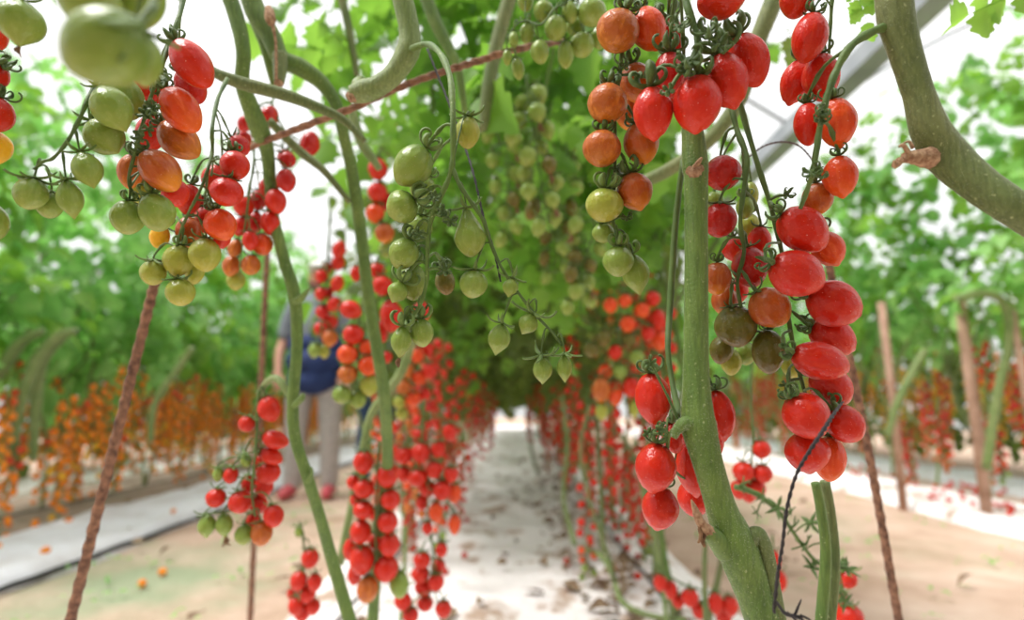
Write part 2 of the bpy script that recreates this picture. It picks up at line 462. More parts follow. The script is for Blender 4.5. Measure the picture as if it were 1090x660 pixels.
# thick vine in front, right of the middle
A = vine('thick fuzzy green tomato vine rising bare, with red tomatoes on both sides', at=P(818, 700, .46))
vine_part('stem', [[(735, 122, .47, 19), (738, 150, .47, 24), (740, 178, .468, 27), (741, 186, .467, 25), (741, 240, .465, 24), (741, 320, .462, 25), (741, 395, .46, 27), (742, 435, .458, 33), (744, 455, .457, 37), (750, 480, .457, 33), (759, 512, .456, 31), (769, 545, .455, 33), (780, 572, .455, 41), (790, 598, .455, 42), (804, 635, .455, 38), (822, 690, .455, 38)]], STEM, A, 20, 0.012)
vine_part('side_knob', [[(741, 452, .452, 14), (730, 450, .45, 14), (722, 456, .45, 11), (717, 466, .45, 6)]], STEM, A)
vine_part('side_shoot', [[(792, 590, .455, 20), (800, 572, .452, 19), (809, 570, .45, 15), (817, 592, .45, 15), (824, 630, .45, 15), (834, 690, .45, 16)]], STEM_OLD, A)
vine_part('branch_stub', [[(772, 585, .452, 26), (762, 574, .445, 20), (754, 567, .44, 15), (750, 562, .44, 12)]], STEM, A)
sb = vine_part('broken_shoot_tip', [[(756, 568, .44, 14), (747, 558, .437, 10), (741, 545, .436, 8), (736, 532, .435, 1.5)]], SCAR, A, 9, 0.12)
vine_part('broken_shoot_tip', [[(751, 566, .437, 5), (748, 575, .436, 5), (750, 582, .436, 3)], [(745, 560, .437, 5), (746, 572, .434, 4), (743, 578, .434, 2)]], DRY, A, 6, 0.2)
vine_part('pruning_scar', [[(733, 181, .452, 9), (740, 184, .448, 11), (746, 178, .451, 8)], [(738, 180, .45, 6), (744, 172, .448, 5), (747, 168, .448, 3)]], SCAR, A, 8, 0.2)

B = vine('thick bare tomato vine crossing the bright top right corner, with one brown stub', at=P(1125, 250, .40))
vine_part('stem', [[(950, -34, .42, 34), (953, 15, .42, 35), (962, 50, .42, 31), (977, 98, .42, 29), (990, 138, .42, 36), (1010, 168, .42, 40), (1042, 196, .41, 37), (1080, 222, .40, 36), (1125, 250, .40, 36)]], STEM_OLD, B, 20, 0.012)
vine_part('branch_stub', [[(990, 168, .415, 24), (978, 168, .412, 17), (969, 167, .41, 13), (962, 168, .41, 11)]], SCAR, B, 10, 0.1)
vine_part('dried_bract', [[(968, 165, .408, 6), (962, 155, .405, 5), (957, 156, .404, 2)], [(958, 170, .408, 8), (953, 176, .407, 7), (952, 171, .405, 3)], [(972, 158, .41, 5), (968, 151, .41, 3), (962, 152, .41, 1.5)]], SCAR, B, 6, 0.15)

E1 = vine('long green tomato vine bending down past the coir rope and the blue apron', at=P(384, 700, .8))
vine_part('stem', [[(238, -20, .68, 16), (252, 20, .68, 16), (259, 55, .68, 15), (258, 88, .69, 15), (266, 112, .70, 18), (277, 140, .72, 20), (285, 165, .74, 14), (290, 225, .75, 12), (302, 275, .75, 12), (314, 318, .75, 13), (316, 370, .75, 12), (312, 425, .75, 12), (314, 465, .75, 12), (328, 510, .76, 12), (342, 555, .78, 12), (356, 605, .8, 13), (384, 700, .8, 14)]], STEM, E1, 14)
vine_part('side_shoot', [[(313, 322, .745, 8), (322, 316, .74, 7), (330, 306, .735, 2)], [(313, 432, .745, 7), (321, 424, .74, 7), (323, 419, .74, 4)], [(328, 512, .755, 7), (332, 503, .75, 4), (331, 497, .75, 2)]], STEM, E1, 8)
vine_part('branch', [[(312, 428, .75, 8), (296, 404, .76, 8), (284, 407, .78, 7), (276, 420, .8, 6)]], STEM_PALE, E1, 8)

E2 = vine('pale olive tomato vine curving from the top edge down past the hanging red chains', at=P(420, 500, .86))
vine_part('stem', [[(262, -20, .72, 20), (272, 12, .72, 22), (288, 38, .72, 21), (299, 62, .72, 19), (320, 72, .73, 19), (342, 88, .74, 16), (358, 112, .75, 13), (366, 145, .77, 12), (376, 190, .8, 13), (385, 255, .82, 13), (392, 315, .84, 13), (402, 375, .85, 13), (410, 430, .88, 13), (412, 500, .97, 12), (405, 560, 1.0, 12), (398, 640, 1.02, 12), (396, 700, 1.02, 12)]], STEM, E2, 14)
vine_part('branch_stub', [[(298, 58, .71, 15), (298, 75, .705, 14), (297, 88, .70, 11)]], STEM_OLD, E2, 10)
vine_part('dried_bract', [[(297, 86, .70, 11), (296, 91, .70, 9)], [(286, 10, .70, 9), (288, 20, .69, 11), (289, 27, .69, 6)], [(289, 22, .69, 4), (293, 40, .69, 3), (294, 60, .69, 3), (294, 84, .69, 3)]], SCAR, E2, 8, 0.15)
vine_part('side_shoot', [[(268, 15, .74, 12), (281, 45, .74, 12), (288, 72, .75, 10), (292, 92, .76, 7)]], STEM, E2, 10)

Hh = vine('grey green tomato stem running almost level under the white sky at upper left', name='tomato_vine', at=P(388, 150, .66))
vine_part('stem', [[(215, 66, .62, 7), (232, 79, .62, 11), (262, 90, .63, 14), (300, 100, .64, 13), (335, 113, .65, 11), (366, 128, .66, 9), (388, 150, .66, 6)]], STEM_OLD, Hh, 12)
vine_part('branch', [[(286, 128, .78, 9), (318, 160, .8, 10), (345, 182, .8, 8), (372, 215, .8, 6)]], STEM_OLD, Hh, 8)

Fv = vine('fat hooked tomato stem in the top middle ending in a cut over the rope', at=P(374, 100, .6))
vine_part('stem', [[(420, -30, .6, 20), (430, 5, .6, 22), (436, 35, .6, 22), (434, 55, .6, 25), (420, 78, .6, 22), (402, 92, .6, 22), (388, 97, .6, 24), (374, 101, .6, 18)]], STEM_PALE, Fv, 18)
vine_part('branch_stub', [[(387, 98, .6, 20), (381, 90, .605, 14), (385, 84, .61, 8)]], STEM_PALE, Fv, 12)
vine_part('cut_face', [[(376, 102, .597, 13), (371, 105, .595, 10)]], SCAR, Fv, 10, 0.15)

for lab, pts, mt in [
    ('slim blurred tomato stem behind the hooked stem, slanting down beside it', [(448, -20, .9, 14), (462, 20, .9, 14), (477, 50, .9, 12), (488, 75, .9, 9), (495, 120, .92, 7)], STEM),
    ('straight blurred green stem hanging just right of the small green truss at the top', [(548, -20, 1.0, 15), (536, 20, 1.0, 15), (526, 60, 1.0, 15), (519, 100, 1.0, 14), (514, 140, 1.0, 10)], STEM_OLD),
    ('broad blurred olive stem slanting down leftwards behind the big red tomatoes at top', [(832, -20, .75, 20), (815, 22, .75, 19), (800, 62, .76, 17), (786, 108, .78, 16), (752, 152, .8, 15), (702, 186, .84, 14), (642, 208, .9, 12)], STEM_OLD),
    ('dark blurred stem hanging by the top edge between the bright leaves', [(358, -20, 1.0, 8), (368, 15, 1.0, 9), (374, 45, 1.0, 8), (380, 80, 1.0, 6)], STEM_OLD),
    ('curved green stem looping behind the rope below the cut stem end', [(374, 118, .9, 10), (384, 150, .9, 11), (396, 168, .9, 9), (404, 180, .9, 7)], STEM_PALE),
    ('cut green tomato stem standing up under the long red truss on the right', [(868, 514, .56, 9), (874, 545, .56, 10), (879, 590, .56, 11), (874, 660, .56, 12), (870, 700, .56, 12)], STEM),
    ('grooved green stem leaning on the cut stem at the right', [(878, 512, .57, 10), (886, 560, .57, 10), (888, 610, .57, 11), (881, 680, .57, 12), (878, 700, .57, 12)], STEM_OLD),
    ('slender blurred stem dropping from the orange truss behind the thick vine', [(727, 170, .56, 6), (719, 240, .56, 7), (713, 330, .55, 7), (711, 370, .53, 6), (716, 410, .51, 6), (724, 445, .475, 9)], STALK),
    ('pair of slim blurred stems crossing low behind the thick vine', [(772, 560, .9, 10), (790, 600, .9, 10), (808, 640, .9, 10), (820, 700, .9, 11)], STEM_OLD),
    ('pale stem rising crookedly between the red chain and the person', [(440, 360, 1.15, 9), (425, 400, 1.15, 10), (396, 440, 1.15, 9), (384, 490, 1.15, 8), (376, 530, 1.15, 8), (362, 600, 1.15, 9)], STEM_PALE),
    ]:
    c, r = px_path(pts); mb = MB(); tube(mb, c, r, 12, lump=0.03)
    o = mb.obj('tomato_vine', mt, loc=c[-1]); tag(o, lab, 'tomato vine')

# rope, twine, rods
mb = MB(); c, r = px_path([(255, 163, .74, 6), (285, 149, .72, 7), (325, 134, .7, 8), (375, 115, .68, 8), (425, 93, .69, 8), (470, 77, .7, 8), (510, 65, .72, 8), (548, 53, .74, 8), (600, 44, .8, 6)], 14)
for s in range(3):   # three twisted strands
    t = np.linspace(0, 60, len(c)); g = t+s*2.094
    off = np.stack([0*g, np.cos(g), np.sin(g)], 1)*r[:, None]*0.42
    tube(mb, c+off, r*0.62, 7, lump=0.18)
tag(mb.obj('rope', ROPE, loc=c[0]), 'frayed reddish brown coir rope stretched across the top left under the hooked stem', 'rope')

def rod(pts, label, rings=True, mat=BARK, name='support_rod', cat='rod'):
    c, r = px_path(pts, 40)
    if rings: r = r*(1+0.10*np.sin(np.linspace(0, len(r)*1.55, len(r))))
    mb = MB(); tube(mb, c, r, 10, lump=0.06)
    return tag(mb.obj(name, mat, loc=c[-1]), label, cat)
rod([(168, 285, .72, 9), (163, 308, .72, 9.5), (120, 480, .73, 10), (72, 672, .74, 10.5)], 'rough ribbed brown rod leaning in front of the orange tomato row at left')
rod([(286, 250, 1.5, 6), (283, 300, 1.5, 6), (276, 450, 1.5, 6), (265, 690, 1.5, 6)], 'thin straight brown rod standing behind the truss of small red and green tomatoes')
rod([(878, 255, .8, 8), (886, 300, .8, 8), (908, 400, .8, 8.5), (930, 510, .8, 8.5), (962, 690, .8, 8.5)], 'brown rod slanting down on the right over the sand path')

def twine(pts, label, name='twine', cat='twine', mat=BLACK):
    c, r = px_path(pts, 24); mb = MB()
    for s in range(2):
        g = np.linspace(0, len(c)*0.5, len(c))+s*math.pi
        off = np.stack([np.cos(g), 0*g, np.sin(g)], 1)*r[:, None]*0.45
        tube(mb, c+off, r*0.66, 6, lump=0.1)
    return tag(mb.obj(name, mat, loc=c[-1]), label, cat)
twine([(455, 52, .62, 2.5), (466, 80, .60, 2.5), (478, 110, .57, 2.6), (492, 148, .55, 2.6), (504, 185, .53, 2.6), (514, 228, .52, 2.6), (526, 268, .51, 2.6), (533, 300, .51, 2.2)], 'thin black twine hanging down through the big green truss')
twine([(897, 428, .43, 2.5), (888, 440, .405, 4), (878, 456, .395, 5), (862, 480, .39, 4.5), (848, 505, .39, 4), (838, 540, .39, 4), (833, 580, .39, 4), (828, 612, .39, 4), (824, 652, .39, 4)], 'black twisted twine looped over the lowest tomatoes of the long red truss')
twine([(796, 168, .62, 2), (812, 156, .62, 2.2), (832, 151, .62, 2.2), (850, 155, .62, 2.2), (863, 168, .62, 2), (868, 178, .62, 1.5)], 'dark wiry tendril arching against the white sky between two trusses', 'tendril', 'tendril', simple('dark_tendril', (0.05, 0.03, 0.03), (0.1, 0.06, 0.05), 50))
kn = empty('twine_knot', P(848, 655, .39), 'tangle of black twine ends tied at the foot of the thick vine', 'knot')
for pts in ([(826, 640, .39, 3), (836, 653, .387, 4), (850, 657, .388, 4), (858, 664, .39, 3)], [(846, 655, .388, 3), (850, 645, .385, 2.5), (853, 638, .385, 1.2)], [(838, 652, .386, 3), (848, 662, .385, 3), (842, 672, .386, 2)], [(852, 655, .387, 3), (862, 660, .387, 2.5), (866, 668, .388, 1.3)]):
    c, r = px_path(pts); mb = MB(); tube(mb, c, r, 6, lump=.1); mb.obj('twine_end', BLACK, kn, loc=c[0])

# ------------------------------------------------------------------ close trusses (front fruit first in each list)
truss('large out of focus pale green tomatoes hanging closest of all in the top left corner', .23,
      [(180, -30, .02), (165, 0, .02), (150, 22, .0), (142, 40, .0)],
      [(112, 50, 80, 94, -62, 'G', 'plum', 0, .1), (150, 62, 46, 70, 8, 'G', 'plum', .035), (96, 0, 70, 88, 40, 'G', 'plum', .045), (150, 0, 60, 80, -20, 'G', 'plum', .05)],
      rr=4.5, cal_s=44, calyx='hang')
truss('green tomato with a dried brown tip hanging alone at the upper left edge', .38, [(30, -40), (26, -18), (22, -6)],
      [(22, 25, 44, 56, 5, 'G', 'lemon')], rr=3, cal_s=18, calyx='open')
_db = [o for o in C.objects if o.name.startswith('dried_blossom')]
truss('red, orange and yellow tomatoes cut off by the left edge, strung one below another', .42,
      [(-16, 0, .015), (-14, 60, .015), (-13, 120, .015), (-12, 225, .015)],
      [(-10, 76, 36, 30, -60, 'R', 'round'), (-12, 37, 38, 34, 70, 'R', 'round', .02), (-10, 120, 42, 42, -30, 'R', 'round'), (-14, 156, 44, 40, 10, 'Y', 'round'), (-15, 236, 40, 46, 10, 'G', 'round')], rr=2.2)
truss('green truss in the upper left with small nippled tomatoes at its spreading end', .42,
      [(108, 75, .02), (94, 105, .0), (84, 128, -.005), (72, 150, -.005), (57, 168, 0), (46, 172, 0), (36, 180, 0)],
      [(120, 116, 40, 58, 30, 'G', 'lemon', 0, 0), (135, 105, 38, 50, 15, 'G', 'plum', .03), (112, 146, 40, 52, 42, 'G', 'lemon', .01), (93, 181, 29, 46, 25, 'G', 'lemon', 0), (32, 206, 31, 35, -5, 'G', 'round', 0), (75, 212, 25, 44, 8, 'G', 'lemon', 0), (53, 218, 26, 30, -8, 'G', 'round', .012)],
      rr=2.6, calyx='open', cal_s=20, light=True)
# a few brown dried blossoms under the small ones
truss('big red and orange plum tomatoes above pale green ones, left of the rope', .45,
      [(196, -6, .03), (190, 20, .01), (180, 48, 0), (172, 72, -.01), (160, 105, -.01), (151, 135, -.01), (143, 165, -.01), (137, 195, 0), (150, 215, .01)],
      [(204, 68, 38, 60, 36, 'R', 'plum', -.005, 0), (193, 117, 38, 56, 35, 'o', 'plum', 0, 0), (191, 149, 37, 52, 48, 'O', 'plum', -.002, .05), (170, 182, 38, 52, 40, 'B', 'plum', -.004, .1),
       (166, 226, 35, 42, 15, 'G', 'round', -.002), (136, 231, 34, 38, -5, 'G', 'round', .004), (203, 92, 34, 48, 30, 'r', 'plum', .045), (157, 96, 32, 42, -30, 'R', 'plum', .035), (160, 142, 32, 44, -10, 'R', 'plum', .04), (140, 182, 28, 42, -10, 'O', 'plum', .04), (186, 205, 30, 36, 20, 'R', 'plum', .045), (151, 205, 26, 36, -20, 'g', 'plum', .045)],
      rr=2.8, cal_s=20, calyx='curl', loops=[(176, 86, 26), (166, 90, 22), (164, 116, 26), (155, 122, 22), (150, 146, 20), (158, 138, 18)])
truss('long truss left of the rope, red at top and yellow green at its end', .55,
      [(242, 84, .06), (232, 105, .03), (226, 135, 0), (226, 160, 0), (222, 178, -.01), (212, 205, -.012), (200, 228, -.01), (191, 250, -.005), (186, 275, 0)],
      [(250, 176, 30, 33, 12, 'R', 'plum', 0), (241, 204, 33, 31, -8, 'R', 'round', -.008), (235, 239, 33, 36, 20, 'o', 'plum', 0), (201, 212, 24, 34, -10, 'R', 'plum', 0), (219, 271, 32, 38, 5, 'g', 'plum', 0), (190, 277, 31, 36, -10, 'g', 'plum', .004), (163, 290, 26, 28, -8, 'g', 'round', 0), (192, 311, 29, 30, 8, 'g', 'round', 0), (170, 252, 20, 26, -20, 'Y', 'plum', .01),
       (201, 247, 28, 36, 0, 'B', 'plum', .02), (219, 234, 22, 30, 0, 'R', 'round', .0), (200, 268, 24, 30, -10, 'O', 'plum', .03), (228, 190, 28, 34, -20, 'R', 'plum', .045), (236, 252, 20, 28, 0, 'R', 'plum', .03), (255, 155, 22, 26, 40, 'r', 'plum', .03), (213, 220, 20, 26, -30, 'r', 'plum', .03), (207, 290, 20, 28, 0, 'g', 'plum', .03)],
      rr=2.4, cal_s=15, calyx='mix', hi=True)
truss('crowded truss of small red tomatoes hanging along the vine under the rope', .74,
      [(270, 150, .02), (270, 175, 0), (266, 200, -.01), (263, 225, -.01), (259, 255, -.01), (255, 285, -.01)],
      [(305, 192, 20, 26, 5, 'r', 'plum', .0), (306, 170, 18, 18, 20, 'r', 'round', .01), (294, 214, 22, 28, 10, 'R', 'plum', 0), (286, 200, 20, 24, 0, 'R', 'round', .01), (287, 237, 20, 26, 0, 'R', 'plum', 0), (260, 220, 21, 22, -10, 'R', 'round', 0), (256, 241, 17, 22, -20, 'R', 'plum', 0), (266, 256, 16, 22, 0, 'R', 'plum', -.01), (279, 260, 22, 24, 8, 'o', 'round', 0), (250, 264, 15, 20, -15, 'O', 'plum', 0), (267, 282, 20, 22, 0, 'O', 'round', 0), (246, 283, 18, 24, -10, 'O', 'plum', .01), (251, 298, 19, 23, -5, 'g', 'plum', 0), (272, 236, 18, 24, 0, 'r', 'plum', .03), (275, 213, 18, 24, 0, 'r', 'plum', .03)],
      rr=1.5, cal_s=9, calyx='open')
truss('few red tomatoes peeping from behind the grey green level stem and rope', .85,
      [(300, 95, .03), (290, 112, 0), (310, 150, 0), (320, 160, 0)],
      [(286, 125, 25, 20, 60, 'r', 'plum', 0), (261, 131, 16, 20, -30, 'r', 'plum', 0), (330, 154, 27, 20, 70, 'r', 'plum', 0), (305, 168, 18, 20, 20, 'r', 'plum', 0), (258, 150, 24, 18, 50, 'r', 'plum', .02)], rr=1.6, cal_s=9, calyx='open')
truss('big branching truss of glossy green tomatoes with curly sepals in the middle', .48,
      [(438, 52, .11), (455, 47, .08), (469, 58, .04), (479, 82, .01), (482, 120, -.01), (482, 165, -.012), (479, 186, -.012), (468, 212, -.012), (458, 238, -.01), (455, 268, -.005), (454, 300, 0), (447, 325, 0), (440, 336, 0)],
      [(439, 176, 40, 50, -38, 'G', 'plum', -.004, .1), (428, 220, 36, 34, -60, 'G', 'plum', -.004, 0), (430, 270, 32, 36, -25, 'G', 'plum', 0), (427, 364, 22, 36, -5, 'G', 'lemon', 0), (449, 354, 26, 32, 8, 'G', 'plum', .004), (423, 311, 22, 26, -25, 'G', 'lemon', 0), (440, 300, 32, 42, 0, 'G', 'plum', .02), (446, 243, 30, 32, -10, 'G', 'plum', .03), (450, 200, 30, 34, -20, 'G', 'plum', .05), (474, 300, 24, 32, 10, 'D', 'plum', .05)],
      rr=4.0, cal_s=24, calyx='curl', stalk=STEM, loops=[(472, 228, 26), (480, 236, 22), (462, 212, 22), (474, 288, 24), (444, 250, 20)])
truss('right hand arm of the big green truss ending in small pointed green tomatoes', .48,
      [(481, 178, -.012), (490, 198, -.014), (500, 213, -.012), (514, 234, -.008), (522, 258, 0), (534, 285, 0), (552, 312, 0), (570, 335, 0), (588, 354, 0), (598, 368, 0)],
      [(499, 247, 35, 54, 6, 'G', 'pear', 0, 0), (498, 141, 27, 36, -2, 'g', 'plum', .01), (504, 302, 30, 31, -8, 'G', 'round', 0), (531, 361, 24, 36, -12, 'G', 'lemon', 0), (562, 345, 21, 26, -30, 'G', 'lemon', 0), (543, 306, 17, 22, -10, 'G', 'lemon', 0), (577, 394, 21, 32, 2, 'G', 'lemon', 0), (601, 392, 16, 32, 2, 'G', 'lemon', 0)],
      rr=2.4, cal_s=20, calyx='open')
truss('small truss of unripe green tomatoes near the top left of the orange ones', .68,
      [(634, -25, .02), (612, -2, 0), (592, 8, -.01), (576, 26, -.01), (560, 22, 0), (548, 28, 0), (540, 42, 0)],
      [(578, 12, 22, 24, 0, 'G', 'plum', .01), (591, 30, 24, 28, 0, 'G', 'plum', 0), (575, 55, 20, 28, 5, 'G', 'plum', 0), (607, 13, 17, 24, 10, 'G', 'plum', 0), (630, 13, 30, 30, 10, 'G', 'round', .0), (561, 35, 17, 22, -10, 'G', 'plum', .01), (547, 42, 11, 20, 0, 'G', 'plum', 0), (540, 61, 10, 18, 0, 'G', 'plum', 0), (551, 73, 14, 26, 10, 'G', 'plum', .01), (602, 58, 18, 32, 0, 'G', 'plum', .01), (620, 48, 27, 28, 0, 'G', 'plum', .01), (612, 28, 20, 22, 0, 'G', 'plum', .03), (560, 2, 18, 22, 0, 'G', 'plum', .02), (638, 40, 20, 26, 0, 'G', 'plum', .03)],
      rr=1.5, cal_s=11, calyx='open')
truss('drooping truss of round orange tomatoes fading to pale green at its end', .50,
      [(668, -20, .03), (664, 30, .02), (660, 75, .01), (654, 110, .01), (655, 150, .01), (654, 190, .01), (652, 230, .01), (660, 262, 0)],
      [(658, 33, 46, 45, -20, 'O', 'round', 0), (646, 110, 42, 43, -5, 'O', 'round', 0), (641, 158, 41, 40, -5, 'O', 'round', 0), (643, 218, 40, 37, -5, 'g', 'round', 0), (658, 278, 33, 34, 0, 'G', 'plum', 0), (676, 204, 38, 44, 15, 'B', 'tip', .004), (682, 153, 38, 47, 12, 'B', 'plum', .008), (691, 31, 38, 54, 18, 'o', 'tip', .015), (678, 88, 38, 46, 15, 'B', 'plum', .025), (642, 248, 25, 22, 0, 'G', 'round', .02), (677, 292, 30, 48, 12, 'G', 'lemon', .015), (669, 120, 30, 40, 0, 'B', 'plum', .04)],
      rr=3.0, cal_s=22, calyx='curl', loops=[(694, 84, 26), (664, 72, 18), (668, 232, 18)])
truss('heaviest truss, big glossy red plum tomatoes at the top above the thick vine', .44,
      [(722, -24, .0), (732, 8, -.01), (742, 38, -.012), (738, 60, -.014), (728, 74, -.012)],
      [(742, 111, 49, 63, -4, 'R', 'tip', -.012, 0), (774, 86, 45, 64, 17, 'R', 'tip', 0, 0), (694, 121, 41, 60, 5, 'R', 'tip', 0, 0), (767, 0, 50, 40, 10, 'R', 'plum', -.005), (796, 64, 43, 64, 22, 'R', 'plum', .02, 0), (712, 80, 38, 56, 0, 'r', 'plum', .05), (715, 40, 30, 48, 10, 'r', 'plum', .05), (728, 100, 34, 50, 0, 'r', 'plum', .055)],
      rr=4.4, cal_s=32, calyx='curl', loops=[(735, 66, 40), (752, 36, 40), (764, 50, 36), (728, 78, 32), (712, 98, 24), (722, 30, 34)])
truss('four red plum tomatoes against the white sky at the top edge, above the orange ones', .46,
      [(890, -30, .02), (886, -4, .02), (884, 26, .02), (882, 60, .02), (878, 84, .02)],
      [(861, 40, 36, 54, -10, 'R', 'plum', 0, .1), (874, 82, 38, 52, 6, 'R', 'plum', 0, .1), (848, -2, 36, 46, -10, 'R', 'plum', .01), (846, 88, 32, 52, -12, 'R', 'tip', .015)], rr=2.6, cal_s=20, calyx='curl')
truss('reddish orange tomatoes on a stalk arching down from the thick corner vine', .45,
      [(948, 27, -.03), (926, 35, -.032), (905, 50, -.034), (890, 76, -.034), (880, 104, -.034), (872, 140, -.03), (868, 170, -.03), (860, 200, -.02), (852, 222, -.01)],
      [(890, 131, 38, 56, 10, 'o', 'tip', 0), (895, 188, 35, 48, 4, 'o', 'tip', 0), (860, 132, 30, 50, 0, 'R', 'plum', .02), (870, 211, 32, 36, 10, 'B', 'round', .01)],
      rr=4.6, cal_s=16, calyx='curl', stalk=STALK, loops=[(872, 122, 28), (875, 130, 24), (866, 184, 26), (872, 188, 22)])
truss('longest truss on the right, fat red plum tomatoes stacked down to the black twine', .46,
      [(778, 60, .05), (788, 110, .06), (805, 170, .05), (822, 225, .04), (834, 280, .04), (838, 330, .04), (848, 385, .04), (860, 430, .035), (868, 465, .03)],
      [(854, 245, 46, 60, 52, 'R', 'plum', -.004, 0), (848, 291, 48, 60, 66, 'R', 'plum', -.012, 0), (873, 384, 40, 62, 74, 'R', 'plum', -.012, 0), (858, 443, 46, 52, 35, 'R', 'plum', -.014, 0), (888, 323, 50, 64, 66, 'R', 'tip', .012, 0), (858, 482, 44, 46, 10, 'R', 'tip', -.004, 0), (886, 360, 42, 58, 62, 'R', 'tip', .028, 0), (899, 451, 38, 44, 40, 'R', 'round', .0, 0), (883, 488, 34, 50, -8, 'o', 'plum', .012), (884, 412, 42, 52, 50, 'R', 'plum', .02), (882, 265, 34, 44, 30, 'o', 'tip', .02)],
      rr=3.6, cal_s=20, calyx='curl', cprob=.9, loops=[(838, 208, 22), (836, 410, 20)])
truss('mixed truss beside the thick vine, dark green and brown tomatoes among red', .50,
      [(770, 60, .03), (778, 110, .0), (785, 140, -.01), (795, 168, -.02), (792, 200, -.02), (788, 235, -.02), (792, 268, -.01), (785, 300, 0), (790, 330, 0), (800, 352, 0)],
      [(820, 327, 42, 46, 42, 'B', 'plum', -.012, 0), (783, 347, 44, 46, 12, 'D', 'plum', -.01, .1), (818, 374, 34, 50, 5, 'D', 'plum', .004), (799, 284, 38, 46, 8, 'r', 'plum', .01), (769, 184, 38, 38, 0, 'r', 'round', 0), (766, 234, 36, 38, 0, 'r', 'round', 0), (763, 296, 30, 36, 0, 'B', 'round', 0), (771, 320, 30, 34, 0, 'B', 'plum', .03), (768, 372, 26, 34, -10, 'D', 'plum', .03), (778, 385, 24, 32, 0, 'g', 'plum', .04), (794, 376, 22, 28, 0, 'G', 'plum', .03), (842, 391, 20, 26, 20, 'g', 'plum', .03), (808, 257, 26, 36, 0, 'R', 'plum', .03), (793, 221, 20, 26, 0, 'G', 'round', .03), (799, 208, 18, 34, 0, 'g', 'plum', .05), (798, 240, 24, 30, 0, 'g', 'plum', .05), (781, 265, 28, 30, 0, 'R', 'plum', .05), (760, 214, 22, 24, 0, 'G', 'round', .05), (785, 310, 24, 30, 0, 'R', 'plum', .06)],
      rr=3.4, cal_s=15, calyx='mix', cprob=.75)
truss('red tomatoes bunched low round the thick vine, left and right of it', .47,
      [(724, 452, -.015), (716, 458, -.018), (711, 470, -.01), (712, 490, .01), (722, 505, .03), (740, 515, .045)],
      [(695, 424, 38, 58, 7, 'R', 'plum', 0, 0), (697, 498, 43, 56, -6, 'R', 'tip', -.004, 0), (702, 541, 40, 50, -8, 'R', 'tip', .012, 0), (766, 442, 32, 62, 10, 'R', 'tip', .03, 0), (737, 497, 38, 74, 8, 'R', 'tip', .045, 0), (738, 530, 40, 46, 10, 'R', 'plum', .06, 0), (717, 466, 25, 36, 10, 'R', 'plum', .03), (758, 470, 26, 44, 10, 'R', 'plum', .06)],
      rr=2.4, cal_s=22, calyx='curl', loops=[(692, 386, 22), (700, 456, 22), (690, 462, 20)])

# ------------------------------------------------------------------ middle distance trusses placed one by one
truss('blurred truss left of the olive vine, red above with a fringe of small green ones', .78,
      [(276, 416, .0), (274, 440, 0), (273, 470, -.01), (270, 500, -.01), (268, 525, -.01), (272, 550, -.01)],
      [(287, 435, 21, 26, 20, 'R', 'plum'), (293, 468, 18, 27, 75, 'R', 'plum'), (289, 485, 16, 24, 60, 'R', 'plum'), (286, 503, 22, 22, 10, 'R', 'round'), (281, 518, 18, 22, 0, 'R', 'plum'), (256, 534, 22, 22, 10, 'R', 'round'), (291, 549, 19, 22, 10, 'R', 'round'), (278, 568, 20, 24, 5, 'O', 'plum'), (263, 451, 16, 16, -30, 'R', 'round'), (246, 506, 14, 16, -10, 'R', 'round'), (230, 530, 19, 18, -10, 'R', 'round'), (220, 560, 17, 24, 0, 'G', 'lemon'), (239, 559, 16, 26, 0, 'G', 'lemon'), (260, 569, 17, 20, 0, 'G', 'plum'), (275, 537, 17, 20, 0, 'R', 'plum', .01), (269, 556, 14, 18, 0, 'R', 'plum', .02), (278, 492, 16, 20, 0, 'R', 'plum', .02), (264, 515, 14, 18, 0, 'R', 'plum', .02), (232, 505, 10, 14, 0, 'G', 'plum'), (262, 490, 10, 14, 0, 'G', 'plum')],
      rr=1.8, cal_s=10, calyx='open', hi=False, light=True)
truss('small red truss near the bottom left of the olive vine foot', 1.1,
      [(322, 565), (324, 590), (322, 620), (318, 640)],
      [(330, 594, 17, 20, 0, 'R', 'plum'), (318, 618, 16, 20, -8, 'R', 'plum'), (335, 620, 14, 18, 0, 'R', 'plum'), (327, 632, 16, 18, 0, 'R', 'plum'), (315, 645, 15, 18, 0, 'R', 'plum'), (322, 652, 16, 18, 0, 'R', 'plum'), (312, 632, 11, 15, 0, 'R', 'plum'), (318, 566, 8, 11, 0, 'G', 'plum'), (333, 646, 14, 16, 0, 'R', 'plum')], rr=1.5, cal_s=8, calyx='open', hi=False)
truss('slender red chain hanging in front of the person shirt, tiny green fruit at its tip', 1.3,
      [(352, 225), (350, 255), (347, 290), (344, 320), (342, 350), (340, 368)],
      [(361, 266, 18, 13, 70, 'R', 'plum'), (360, 280, 16, 12, 70, 'R', 'plum'), (342, 294, 12, 14, 0, 'R', 'plum'), (359, 302, 17, 12, 70, 'R', 'plum'), (342, 313, 12, 14, 0, 'R', 'plum'), (356, 324, 16, 14, 50, 'R', 'plum'), (343, 332, 13, 14, 0, 'r', 'plum'), (351, 343, 16, 15, 30, 'R', 'plum'), (342, 350, 14, 16, 0, 'R', 'plum'), (351, 360, 15, 17, 0, 'O', 'plum'), (335, 373, 12, 15, -8, 'G', 'plum'), (345, 374, 11, 14, 5, 'g', 'plum'), (349, 285, 9, 11, 0, 'r', 'plum'), (350, 312, 9, 11, 0, 'r', 'plum')], rr=1.4, cal_s=8, calyx='open', hi=False)
